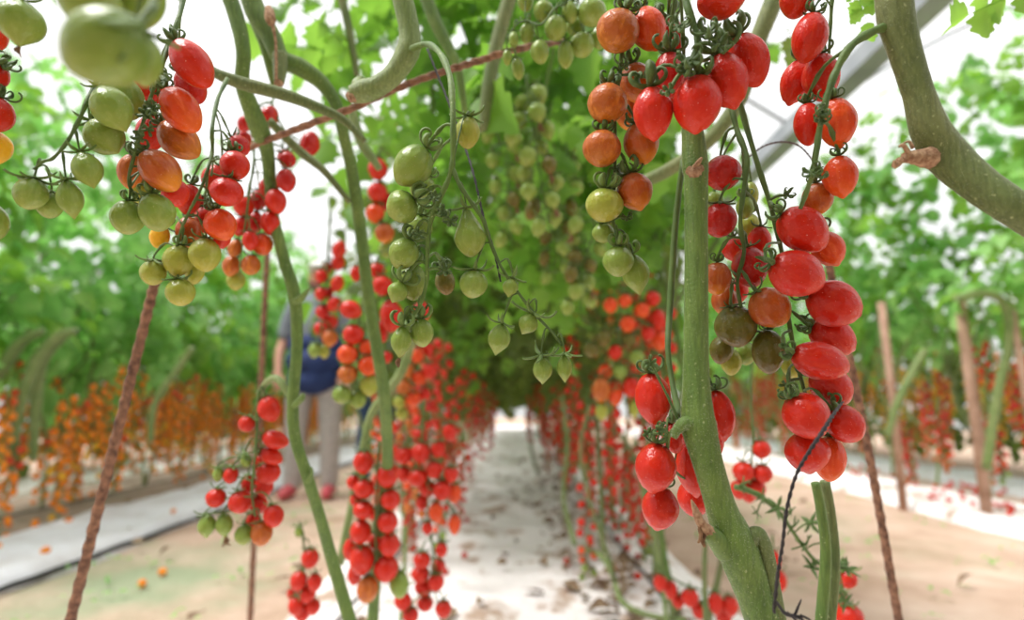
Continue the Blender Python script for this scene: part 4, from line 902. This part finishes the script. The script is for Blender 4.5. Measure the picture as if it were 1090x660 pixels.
for i, pts in enumerate([
    [(1020, 318, 3.4, 9), (1045, 312, 3.4, 9), (1068, 322, 3.4, 9), (1075, 360, 3.4, 9), (1062, 420, 3.4, 9), (1050, 500, 3.4, 9)],
    [(945, 465, 3.6, 7), (955, 430, 3.6, 8), (972, 395, 3.6, 8), (985, 372, 3.6, 7)]]):
    c, r = px_path(pts); mb = MB(); tube(mb, c, r, 8, lump=.03)
    tag(mb.obj('bare_vine', STEM_PALE, loc=c[-1]), ['pale looping vine beside the pinkish post at right', 'pale leaning vine between two posts of the right row'][i], 'vine')
for (x, yt, yb, d, w, lab) in [(1020, 315, 485, 3.7, 11, 'pinkish wooden post standing in the red row at right'), (938, 322, 480, 4.1, 8, 'brown wooden post nearer the long red truss at right'), (1078, 330, 500, 3.4, 7, 'slim post at the right edge of the picture')]:
    a = P(x, yt, d); mb = MB(); tube(mb, [(a.x, a.y, -.05), (a.x+.01, a.y, a.z*.5), (a.x, a.y, a.z)], w*.5*d/F, 10, lump=.05)
    tag(mb.obj('wooden_post', WOOD, loc=(a.x, a.y, 0)), lab, 'post')

for i, (pts, lab) in enumerate([
    ([(598, 420, 2.6, 7), (604, 470, 2.6, 8), (600, 530, 2.5, 8), (612, 580, 2.3, 9)], 'pale upright vine nearest the white path on its right side'),
    ([(640, 400, 2.2, 8), (636, 450, 2.2, 9), (640, 520, 2.2, 9), (642, 590, 2.1, 10)], 'green upright vine behind the trusses right of the white path'),
    ([(652, 455, 2.1, 6), (672, 480, 2.1, 7), (690, 530, 2.0, 8), (705, 590, 1.9, 8), (716, 660, 1.6, 9)], 'thin vine bending away right from the path edge'),
    ([(622, 585, 2.1, 8), (640, 592, 2.0, 9), (652, 612, 1.9, 9), (662, 640, 1.75, 10), (690, 655, 1.65, 10), (730, 660, 1.6, 9)], 'pale bare vine sprawling along the ground at the path edge'),
    ([(628, 430, 1.9, 6), (618, 480, 1.9, 7), (630, 540, 1.9, 7), (650, 600, 1.85, 8), (655, 625, 1.85, 8)], 'crooked thin vine among the right hand stems'),
    ([(560, 440, 4.5, 5), (566, 480, 4.3, 5), (572, 505, 4.2, 5)], 'faint upright vine far along the right of the white path'),
    ([(690, 470, 1.5, 6), (684, 520, 1.5, 7), (700, 590, 1.5, 7), (712, 680, 1.4, 8)], 'thin upright vine close left of the thick fuzzy vine'),
    ([(752, 560, 1.2, 8), (750, 610, 1.2, 9), (752, 690, 1.2, 10)], 'straight pale stem below the broken shoot of the thick vine'),
    ([(470, 430, 2.7, 7), (466, 480, 2.6, 7), (476, 530, 2.5, 7), (470, 560, 2.5, 8)], 'upright vine among the chains left of the white path'),
    ([(432, 560, 1.6, 7), (430, 610, 1.6, 7), (424, 690, 1.5, 8)], 'green stem standing between the two lowest red chains')]):
    c, r = px_path(pts); r = r*.62; mb = MB(); tube(mb, c, r, 8, lump=.04)
    tag(mb.obj('bare_vine', [STEM_PALE, STEM_OLD, STEM_OLD][i % 3], loc=c[-1]), lab, 'vine')

def fuzz(root, n, L=.0011):
    mb = MB()
    for o in list(root.children):
        if o.name.split('.')[0] not in ('stem', 'side_shoot', 'side_knob'): continue
        me = o.data; nv = len(me.polygons)
        for i in range(n if o.name.startswith('stem') else n//6):
            p = me.polygons[rg.randrange(nv)]
            vs = [me.vertices[q].co for q in p.vertices[:4]]
            if len(vs) < 4: continue
            a, b_ = rg.random(), rg.random()
            c = (vs[0]*(1-a)+vs[1]*a)*(1-b_)+(vs[3]*(1-a)+vs[2]*a)*b_+root.location+o.location
            d = (p.normal+Vector((rg.uniform(-.5, .5), rg.uniform(-.5, .5), rg.uniform(-.5, .5)))).normalized()*L*rg.uniform(.5, 1.3)
            s_ = d.orthogonal().normalized()*.00007
            mb.add([tuple(c-s_), tuple(c+s_), tuple(c+d)], [(0, 1, 2)])
    h = mb.obj('fuzz', FUZZ, root, loc=root.location); h['kind'] = 'stuff'
FUZZ = simple('white_plant_hair', (.55, .60, .45), (.70, .72, .60), 5, .6)
fuzz(A, 9000); fuzz(B, 7000); fuzz(Fv, 3500); fuzz(E1, 2500)

# near single leaves
def one_leaf(x, y, d, rot, s, lab, mat=LEAF):
    v, f = compound(random.Random(lab), .26, .095, 15)
    p = P(x, y, d); mb = MB(); mb.add((v*s)@rotm(*rot).T+np.array(p), f)
    tag(mb.obj('tomato_leaf', mat, loc=p), lab, 'leaf')
one_leaf(1125, -22, .62, (2.8, .2, .9), .38, 'bright green leaf poking into the top right corner')
one_leaf(908, -18, .62, (4.4, 1.1, .4), .2, 'small dark green leaf hanging at the top edge left of the corner vine')
one_leaf(318, 10, .95, (.4, .3, 1.2), .5, 'yellow green leaf lit by the sky at the top, between two stems')
one_leaf(838, 30, .95, (4.4, .9, .6), .42, 'green leaf behind the big red tomatoes near the red chain', LEAF_D)
one_leaf(460, 110, 1.3, (3.4, .4, 1.0), .6, 'large shaded leaf behind the rope above the big green truss', LEAF)
one_leaf(385, 60, 1.25, (3.6, .1, .9), .75, 'large bright leaf left of the hooked stem')
one_leaf(600, 130, 1.25, (5.0, .5, .8), .65, 'broad bright leaf under the small green truss')

# ------------------------------------------------------------------ ground
def grid(x0, x1, y0, y1, nx, ny, zf):
    xs = np.linspace(x0, x1, nx); ys = np.linspace(y0, y1, ny)
    V = [(x, y, zf(x, y, i/(nx-1), j/(ny-1))) for j, y in enumerate(ys) for i, x in enumerate(xs)]
    f = [(j*nx+i, j*nx+i+1, (j+1)*nx+i+1, (j+1)*nx+i) for j in range(ny-1) for i in range(nx-1)]
    return V, f
from mathutils import noise as mn
def nz(x, y, s, seed=0): return mn.noise(Vector((x*s, y*s, seed)))
m, nt, out = new_mat('sand')
b = node(nt, 'ShaderNodeBsdfPrincipled'); b.inputs['Roughness'].default_value = .95; b.inputs['Specular IOR Level'].default_value = .1
n1 = noise(nt, 2.2, detail=6, rough=.6); r1 = ramp(nt, [(.3, (.40, .27, .19)), (.5, (.55, .39, .30)), (.7, (.66, .51, .41))])
nt.links.new(n1.outputs['Fac'], r1.inputs[0])
n2 = noise(nt, 1.1, detail=4, rough=.65)      # film of green algae on trodden sand
tcn = node(nt, 'ShaderNodeTexCoord'); mp = node(nt, 'ShaderNodeMapping'); mp.inputs['Location'].default_value = (3.3, 1.7, 0); mp.inputs['Scale'].default_value = (1, .8, 1)
nt.links.new(tcn.outputs['Object'], mp.inputs[0]); nt.links.new(mp.outputs[0], n2.inputs['Vector'])
sx = node(nt, 'ShaderNodeSeparateXYZ'); nt.links.new(tcn.outputs['Object'], sx.inputs[0])
r2 = ramp(nt, [(.50, (0, 0, 0)), (.64, (.8, .8, .8))]); nt.links.new(n2.outputs['Fac'], r2.inputs[0])
gx = node(nt, 'ShaderNodeMapRange'); gx.inputs['From Min'].default_value = -1.15; gx.inputs['From Max'].default_value = -1.45; nt.links.new(sx.outputs['X'], gx.inputs['Value'])
gm = node(nt, 'ShaderNodeMath', operation='MULTIPLY_ADD'); gm.inputs[1].default_value = .55; gm.inputs[2].default_value = .25; nt.links.new(gx.outputs[0], gm.inputs[0])
gg = node(nt, 'ShaderNodeMath', operation='MULTIPLY'); nt.links.new(r2.outputs[0], gg.inputs[0]); nt.links.new(gm.outputs[0], gg.inputs[1])
mx = node(nt, 'ShaderNodeMix', data_type='RGBA'); mx.inputs['B'].default_value = (.26, .36, .22, 1)
vs_ = node(nt, 'ShaderNodeMapping', vector_type='TEXTURE'); vs_.inputs['Location'].default_value = (-1.5, 2.45, 0); vs_.inputs['Scale'].default_value = (.55, .60, 1); nt.links.new(tcn.outputs['Object'], vs_.inputs[0])
ln = node(nt, 'ShaderNodeVectorMath', operation='LENGTH'); nt.links.new(vs_.outputs[0], ln.inputs[0])
n5 = noise(nt, 4.5, detail=4); sm_ = node(nt, 'ShaderNodeMath', operation='MULTIPLY_ADD'); sm_.inputs[1].default_value = 1.5; nt.links.new(n5.outputs['Fac'], sm_.inputs[0]); nt.links.new(ln.outputs['Value'], sm_.inputs[2])
r5 = ramp(nt, [(.0, (.75, .75, .75)), (1.0, (0, 0, 0))]); mr5 = node(nt, 'ShaderNodeMapRange'); mr5.inputs['From Min'].default_value = 1.0; mr5.inputs['From Max'].default_value = 1.9; nt.links.new(sm_.outputs[0], mr5.inputs['Value']); nt.links.new(mr5.outputs[0], r5.inputs[0])
mxm = node(nt, 'ShaderNodeMath', operation='MAXIMUM'); nt.links.new(gg.outputs[0], mxm.inputs[0]); nt.links.new(r5.outputs[0], mxm.inputs[1])
nt.links.new(mxm.outputs[0], mx.inputs['Factor']); nt.links.new(r1.outputs[0], mx.inputs['A']); nt.links.new(mx.outputs['Result'], b.inputs['Base Color'])
n3 = noise(nt, 22, detail=6); bp = node(nt, 'ShaderNodeBump'); bp.inputs['Strength'].default_value = .5; bp.inputs['Distance'].default_value = .02
nt.links.new(n3.outputs['Fac'], bp.inputs['Height']); nt.links.new(bp.outputs[0], b.inputs['Normal']); nt.links.new(b.outputs[0], out.inputs[0])
SAND = m
v, f = grid(-12, 12, -3, 30, 97, 133, lambda x, y, s, t: .012*nz(x, y, 2)-.004-.01)
mb = MB(); mb.add(v, f); fl = mb.obj('floor', SAND, smooth=True); tag(fl, 'pink beige trodden sand with green algae film', kind='structure')

def sheet_mat(name, clean, dirt, lo, hi, sc=5):
    m, nt, out = new_mat(name)
    b = node(nt, 'ShaderNodeBsdfPrincipled'); b.inputs['Roughness'].default_value = .55; b.inputs['Specular IOR Level'].default_value = .3
    n1 = noise(nt, sc, detail=7, rough=.65); r1 = ramp(nt, [(lo, dirt), (hi, clean)])
    nt.links.new(n1.outputs['Fac'], r1.inputs[0]); nt.links.new(r1.outputs[0], b.inputs['Base Color'])
    n3 = noise(nt, 14, detail=5); bp = node(nt, 'ShaderNodeBump'); bp.inputs['Strength'].default_value = .5; bp.inputs['Distance'].default_value = .02
    nt.links.new(n3.outputs['Fac'], bp.inputs['Height']); nt.links.new(bp.outputs[0], b.inputs['Normal']); nt.links.new(b.outputs[0], out.inputs[0])
    return m
SHEET = sheet_mat('white_mulch_film', (.95, .89, .89), (.50, .36, .28), .38, .47)
SHEET2 = sheet_mat('grey_mulch_film', (.78, .78, .82), (.6, .57, .57), .3, .55)
SOIL = sheet_mat('brown_soil', (.42, .32, .26), (.26, .18, .13), .3, .7, 9)
def strip(x0, x1, y0, y1, mat, h, name, label, cat, seed, nx=22, amp=.02, dy=.07, wig=.05, kind=None, group=None):
    ny = int((y1-y0)/dy)
    def zf(x, y, s, t):
        e = min(1, s/.07, (1-s)/.07)
        return (h+amp*nz(x, y, 3.1, seed)+amp*.5*nz(x, y, 9, seed)+.006*abs(nz(x, y, 24, seed)))*max(0, e)-.018*(1-max(0, e))
    v, f = grid(x0, x1, y0, y1, nx, ny, zf)
    v = [(x+wig*nz(y, x0, 1.3, seed+3), y, z) for x, y, z in v]
    mb = MB(); mb.add(v, f); o = mb.obj(name, mat, loc=((x0+x1)/2, y0, 0)); tag(o, label, cat, kind=kind, group=group); return o
strip(-.78, .78, .25, 18, SHEET, .035, 'mulch_film', 'crumpled dirty white plastic film covering the path down the middle', 'plastic film', 1, 40, .028, .06)
strip(-2.62, -1.93, .6, 18, SHEET2, .05, 'mulch_film', 'smooth grey white plastic film strip along the left sand path', 'plastic film', 2)
strip(-4.4, -3.75, 1.0, 18, SHEET, .045, 'mulch_film', 'white plastic film strip behind the orange tomato row', 'plastic film', 3)
strip(2.72, 3.5, .8, 18, SHEET, .04, 'mulch_film', 'white plastic film strip under the red row beyond the right sand path', 'plastic film', 4)
strip(3.9, 4.7, 1.5, 18, SHEET2, .04, 'mulch_film', 'greyer plastic film strip deep behind the right red row', 'plastic film', 5)
strip(-3.7, -2.6, .8, 18, SOIL, .025, 'floor_soil', 'brown planting soil', None, 6, kind='structure')
for i, (X, lab, hh) in enumerate([(-1.915, 'black line standing in for the shadow under the near edge of the left grey film', .012), (.50, 'black drip hose on the right of the white middle film', .06), (-.52, 'black drip hose on the left of the white middle film', .06), (-2.95, 'black drip hose lying on the brown soil of the orange row', .05)]):  # first line is the shadow under the film edge, built as a black tube
    mb = MB(); ys = np.linspace(.9, 16, 140)
    tube(mb, [(X+.03*nz(y, X, 1.1)+.015*nz(y, X, 4)+(.05*nz(y, X0, 1.3, 5) if False else 0), y, hh+.006*nz(y, 0, 5)) for y in ys for X0 in (0,)], .006 if i else .012, 8)
    tag(mb.obj('drip_hose', HOSE, loc=(X, .9, hh)), lab, 'hose')

# fallen fruit
def fallen(x0, x1, y0, y1, n, col, lab, grp, z, clump=0):
    cx = cy = 0
    for i in range(n):
        if not clump or i % clump == 0: cx, cy = rg.uniform(x0, x1), y0+(y1-y0)*rg.random()**1.3
        x, y = (cx, cy) if not clump else (cx+rg.gauss(0, .09), cy+rg.gauss(0, .12))
        o = bpy.data.objects.new('fallen_tomato', tomato_mesh('plum', rg.choice(col), i % 2, False)); C.objects.link(o)
        w = rg.uniform(.027, .034); g = rg.uniform(0, 6.28)
        o.rotation_mode = 'QUATERNION'; ax = Vector((math.cos(g), math.sin(g), rg.uniform(-.15, .15))).normalized()
        o.rotation_quaternion = frame(ax, g); o.scale = (w, w, w*1.25); o.location = Vector((x, y, z+w*.5))-ax*w*.6
        tag(o, lab, 'tomato', grp)
fallen(-3.55, -2.65, 2.2, 6.5, 46, 'PPP', 'fallen orange tomato on the brown soil under the orange row', 'fallen orange tomatoes', .028, 4)
fallen(-2.5, -2.0, 2.6, 5.5, 5, 'PP', 'stray orange tomato on the grey film at left', 'stray orange tomatoes', .05)
fallen(2.85, 3.6, 3.0, 6.5, 70, 'RRr', 'fallen red tomato heaped on the white film under the right row', 'fallen red tomatoes at right', .045, 6)
fallen(-.55, -.2, 2.4, 5, 9, 'Rr', 'fallen red tomato on the left of the white middle path', 'fallen red tomatoes on the path, left', .04, 3)
fallen(.15, .6, 2.2, 5, 10, 'Rr', 'fallen red tomato on the right of the white middle path', 'fallen red tomatoes on the path, right', .04, 3)
fallen(-1.5, -1.3, 2.0, 3.0, 2, 'P', 'lone pale orange tomato on the sand at left', 'tomatoes on the left sand', -.01)
# dead leaves strewn on film and sand: nobody could count them
mb = MB()
for i in range(560):
    if i < 170: x, y, z = rg.uniform(-.7, .7), .9+7*rg.random()**1.5, .052
    elif i < 470: x, y, z = min(.72, rg.gauss(.42, .12)), 1.6+6*rg.random()**1.4, .052
    else: x, y, z = rg.choice([-1, 1])*rg.uniform(.9, 3.4), rg.uniform(1.5, 7), .03
    v, f = leaflet(rg, rg.uniform(.03, .09), rg.uniform(.008, .022), N=5)
    mb.add(v@rotm(rg.uniform(0, 6.28), rg.uniform(-.4, .1), rg.uniform(-.6, .6)).T+np.array([x, y, z+.008]), f)
tag(mb.obj('dead_leaves', LITTER), 'dry brown leaf litter strewn on film and sand', 'leaf litter', kind='stuff')
mb = MB()
for i in range(120):
    x, y = rg.choice([rg.uniform(-1.9, -.85), rg.uniform(.85, 2.6)]), rg.uniform(1.6, 6)
    for q in range(3):
        v, f = leaflet(rg, rg.uniform(.015, .045), rg.uniform(.006, .012), N=4)
        mb.add(v@rotm(rg.uniform(0, 6.28), rg.uniform(-.5, 0), rg.uniform(-.6, .6)).T+np.array([x+rg.gauss(0, .04), y+rg.gauss(0, .05), .012]), f)
tag(mb.obj('weed_sprouts', LEAF_B), 'tiny green weeds sprouting on the sand paths', 'weeds', kind='stuff')

# ------------------------------------------------------------------ greenhouse shell
m, nt, out = new_mat('greenhouse_film')
t1 = node(nt, 'ShaderNodeBsdfTransparent'); t1.inputs[0].default_value = (.97, .98, 1, 1)
t2 = node(nt, 'ShaderNodeBsdfTranslucent'); t2.inputs[0].default_value = (.95, .96, .97, 1)
ms = node(nt, 'ShaderNodeMixShader'); ms.inputs[0].default_value = .18
nt.links.new(t1.outputs[0], ms.inputs[1]); nt.links.new(t2.outputs[0], ms.inputs[2]); nt.links.new(ms.outputs[0], out.inputs[0])
FILM = m
def arch(x, span, h): return 3.3+h*(1-(2*x/span)**2)
mb = MB()
for cx in (-2.65, 7.95):
    xs = np.linspace(-5.3, 5.3, 13); V = []; ff = []
    for x in xs: V += [(cx+x, -3, arch(x, 10.6, 1.9)), (cx+x, 18, arch(x, 10.6, 1.9))]
    for i in range(12): ff.append((2*i, 2*i+1, 2*i+3, 2*i+2))
    mb.add(V, ff)
tag(mb.obj('ceiling', FILM), 'clear plastic greenhouse roof film', kind='structure')
k = 0
for X in (-7.95, 2.65):
    mb = MB(); box(mb, (X-.09, -3, 3.16), (X+.09, 18, 3.20)); box(mb, (X-.09, -3, 3.20), (X-.07, 18, 3.32)); box(mb, (X+.07, -3, 3.20), (X+.09, 18, 3.32)); k += 1
    tag(mb.obj(f'trim_{k}', STEEL, smooth=False), 'grey steel gutter beam running along the greenhouse', kind='structure')
for y in (1.0, 5, 9, 13, 17):
    mb = MB()
    for cx in (-2.65, 7.95):
        tube(mb, [(cx+x, y, arch(x, 10.6, 1.9)-.03) for x in np.linspace(-5.3, 5.3, 21)], .02, 6)
    k += 1; tag(mb.obj(f'trim_{k}', STEEL), 'steel roof bow', kind='structure')

# ------------------------------------------------------------------ people
def person(loc, rot, label, h, lower, cap=True):
    root = empty('person', loc, label, 'person', None, rot)
    s = h/1.8
    def tub(pts, sides=14, name=None, mat=None, parent=root, remesh=.012, ell=()):
        mb = MB()
        for chain in pts:
            c = catmull([(*[q*s for q in p[:3]], p[3]*s) for p in chain], 6*(len(chain)-1)+1); tube(mb, c[:, :3], c[:, 3], sides)
            for e in (chain[0], chain[-1]): ellipsoid(mb, [q*s for q in e[:3]], (e[3]*s,)*3, n=12, m=8)
        for c_, r_ in ell: ellipsoid(mb, [q*s for q in c_], [q*s for q in r_], n=16, m=12)
        o = bpy.data.objects.new(name, mb.mesh(name, mat)); C.objects.link(o); o.parent = parent
        md = o.modifiers.new('join', 'REMESH'); md.mode = 'VOXEL'; md.voxel_size = remesh; md.use_smooth_shade = True
        sm = o.modifiers.new('soft', 'SMOOTH'); sm.iterations = 4
        return o
    # facing -y, looking down; +x is the figure's left in the picture's right
    arms = []
    for sd in (-1, 1):
        arms.append([(sd*.17, .0, 1.45, .055), (sd*.225, .01, 1.32, .048), (sd*.265, .02, 1.16, .040), (sd*.275, -.03, 1.05, .036), (sd*.25, -.11, .90, .026)])
    legs = [[(sd*.09, .0, .95, .085), (sd*.11, .0, .72, .078), (sd*.12, -.01, .50, .055), (sd*.125, .01, .32, .052), (sd*.13, .02, .08, .038)] for sd in (-1, 1)]
    fingers = []
    for sd in (-1, 1):
        b_ = Vector((sd*.245, -.125, .865))
        for q in range(4):
            x = b_.x+(q-1.5)*.017
            L = (.055, .068, .064, .05)[q]
            fingers.append([(x, b_.y, b_.z-.01, .009), (x, b_.y-.015, b_.z-.04, .0085), (x, b_.y+.0, b_.z-.03-L*.6, .0075), (x, b_.y+.012, b_.z-.03-L, .0065)])
        fingers.append([(b_.x-sd*.03, b_.y, b_.z+.02, .011), (b_.x-sd*.05, b_.y-.012, b_.z-.01, .010), (b_.x-sd*.052, b_.y-.014, b_.z-.035, .008)])
    body = tub([[(0, .0, .95, .13), (0, .01, 1.12, .125), (0, .01, 1.3, .15), (0, .0, 1.42, .13)], [(-.15, 0, 1.43, .06), (.15, 0, 1.43, .06)], [(0, .0, 1.44, .06), (0, -.03, 1.55, .055)]]+arms+legs+fingers, name='body', mat=SKIN, remesh=.009,
        ell=[((0, -.06, 1.65), (.075, .092, .115)), ((0, -.145, 1.625), (.014, .022, .022)), ((-.076, -.05, 1.645), (.012, .022, .032)), ((.076, -.05, 1.645), (.012, .022, .032)), ((0, -.10, 1.56), (.045, .05, .035)), ((-.25, -.125, .875), (.042, .016, .045)), ((.25, -.125, .875), (.042, .016, .045))])
    for sd in (-1, 1):
        mb = MB(); ellipsoid(mb, (sd*.03*s, -.142*s, 1.66*s), (.013*s, .008*s, .008*s)); o = bpy.data.objects.new('eye', mb.mesh('eye', HAIR)); C.objects.link(o); o.parent = root
    mb = MB(); ellipsoid(mb, (0, -.148*s, 1.585*s), (.026*s, .008*s, .007*s)); o = bpy.data.objects.new('mouth', mb.mesh('mouth', SHOE)); C.objects.link(o); o.parent = root
    tub([[(0, .0, .93, .155), (0, .01, 1.12, .155), (0, .01, 1.3, .172), (0, .0, 1.43, .135)], [(-.16, 0, 1.44, .078), (.16, 0, 1.44, .078)], [(0, 0, 1.46, .075), (0, -.01, 1.51, .066)]]+
        [[(sd*.17, 0, 1.44, .078), (sd*.222, .01, 1.32, .071), (sd*.248, .015, 1.22, .066)] for sd in (-1, 1)], name='shirt', mat=SHIRT)
    tub([[(-.05, .0, .93, .135), (.05, .0, .93, .135)]]+[[(sd*.09, 0, .92, .115), (sd*.115, 0, .70, .098), (sd*.125, -.005, .48, .080), (sd*.13, .012, .28, .074), (sd*.135, .02, .09, .066)] for sd in (-1, 1)], name='trousers', mat=lower)
    for sd in (-1, 1):
        tub([[(sd*.14, .045, .045, .045), (sd*.145, -.05, .042, .046), (sd*.155, -.15, .035, .036)]], name='shoe', mat=SHOE, remesh=.008)
    tub([[(0, .03, 1.72, .06), (0, .05, 1.66, .07), (0, .03, 1.58, .055)]], name='hair', mat=HAIR, remesh=.01, ell=[((0, -.035, 1.69), (.086, .09, .085))])
    if cap:
        tub([[(0, -.09, 1.545, .035), (0, -.12, 1.56, .04)], [(-.055, -.09, 1.60, .026), (0, -.125, 1.545, .034), (.055, -.09, 1.60, .026)]], name='beard', mat=HAIR, remesh=.008)
        cp = tub([[(0, -.15, 1.725, .012), (0, -.21, 1.71, .012)]], name='cap', mat=CAPM, remesh=.008, ell=[((0, -.045, 1.72), (.095, .105, .075)), ((0, -.16, 1.715), (.075, .075, .010))])
        ap = tub([[(-.13, -.05, 1.12, .085), (0, -.09, 1.13, .09), (.13, -.05, 1.12, .085)], [(-.12, -.06, 1.0, .10), (0, -.11, .98, .11), (.12, -.06, 1.0, .10)], [(-.10, -.07, .86, .09), (0, -.11, .84, .10), (.10, -.07, .86, .09)]], name='waist_apron', mat=NAVY)
        tag(ap, 'navy blue picking apron')
    return root
person((-1.56, 4.55, .0), .08, 'person in grey T-shirt, white cap, navy waist apron and pale trousers', 1.86, TROUSER)
person((-1.20, 5.15, .0), -.3, 'second person in dark blue jeans, almost hidden behind the red and orange chains', 1.66, DENIM, cap=False)

# ------------------------------------------------------------------ light and camera
w = bpy.data.worlds.new('bright_overcast'); S.world = w; w.use_nodes = True
nt = w.node_tree; bg = nt.nodes['Background']
tc = node(nt, 'ShaderNodeTexCoord'); sp = node(nt, 'ShaderNodeSeparateXYZ'); nt.links.new(tc.outputs['Generated'], sp.inputs[0])
r = ramp(nt, [(0, (.45, .42, .38)), (.48, (.60, .60, .58)), (.53, (.72, .73, .73)), (.7, (.86, .86, .85)), (1, (1.0, .98, .95))])
mr = node(nt, 'ShaderNodeMapRange'); mr.inputs['From Min'].default_value = -1; nt.links.new(sp.outputs['Z'], mr.inputs['Value'])
nt.links.new(mr.outputs[0], r.inputs[0]); nt.links.new(r.outputs[0], bg.inputs[0]); bg.inputs[1].default_value = 1.75
sl = bpy.data.lights.new('sun', 'SUN'); sl.energy = 6.0; sl.angle = math.radians(24); sl.color = (1, .97, .92)
so = bpy.data.objects.new('sun', sl); C.objects.link(so); so.rotation_euler = (math.radians(6), math.radians(-27), 0); so['kind'] = 'helper'

cd = bpy.data.cameras.new('camera'); co = bpy.data.objects.new('camera', cd); C.objects.link(co)
co.location = CAM; co.rotation_euler = (math.pi/2+PITCH, 0, 0)
cd.sensor_width = 36; cd.lens = 36*F/W_; cd.clip_start = .01; cd.clip_end = 200
cd.dof.use_dof = True; cd.dof.focus_distance = .475; cd.dof.aperture_fstop = 2.8
S.camera = co
S.view_settings.view_transform = 'Standard'; S.view_settings.look = 'None'
S.view_settings.gamma = 1; S.view_settings.use_curve_mapping = False
S.view_settings.exposure = -0.35
S.cycles.max_bounces = 8; S.cycles.transparent_max_bounces = 8; S.cycles.transmission_bounces = 4
S.cycles.use_denoising = True
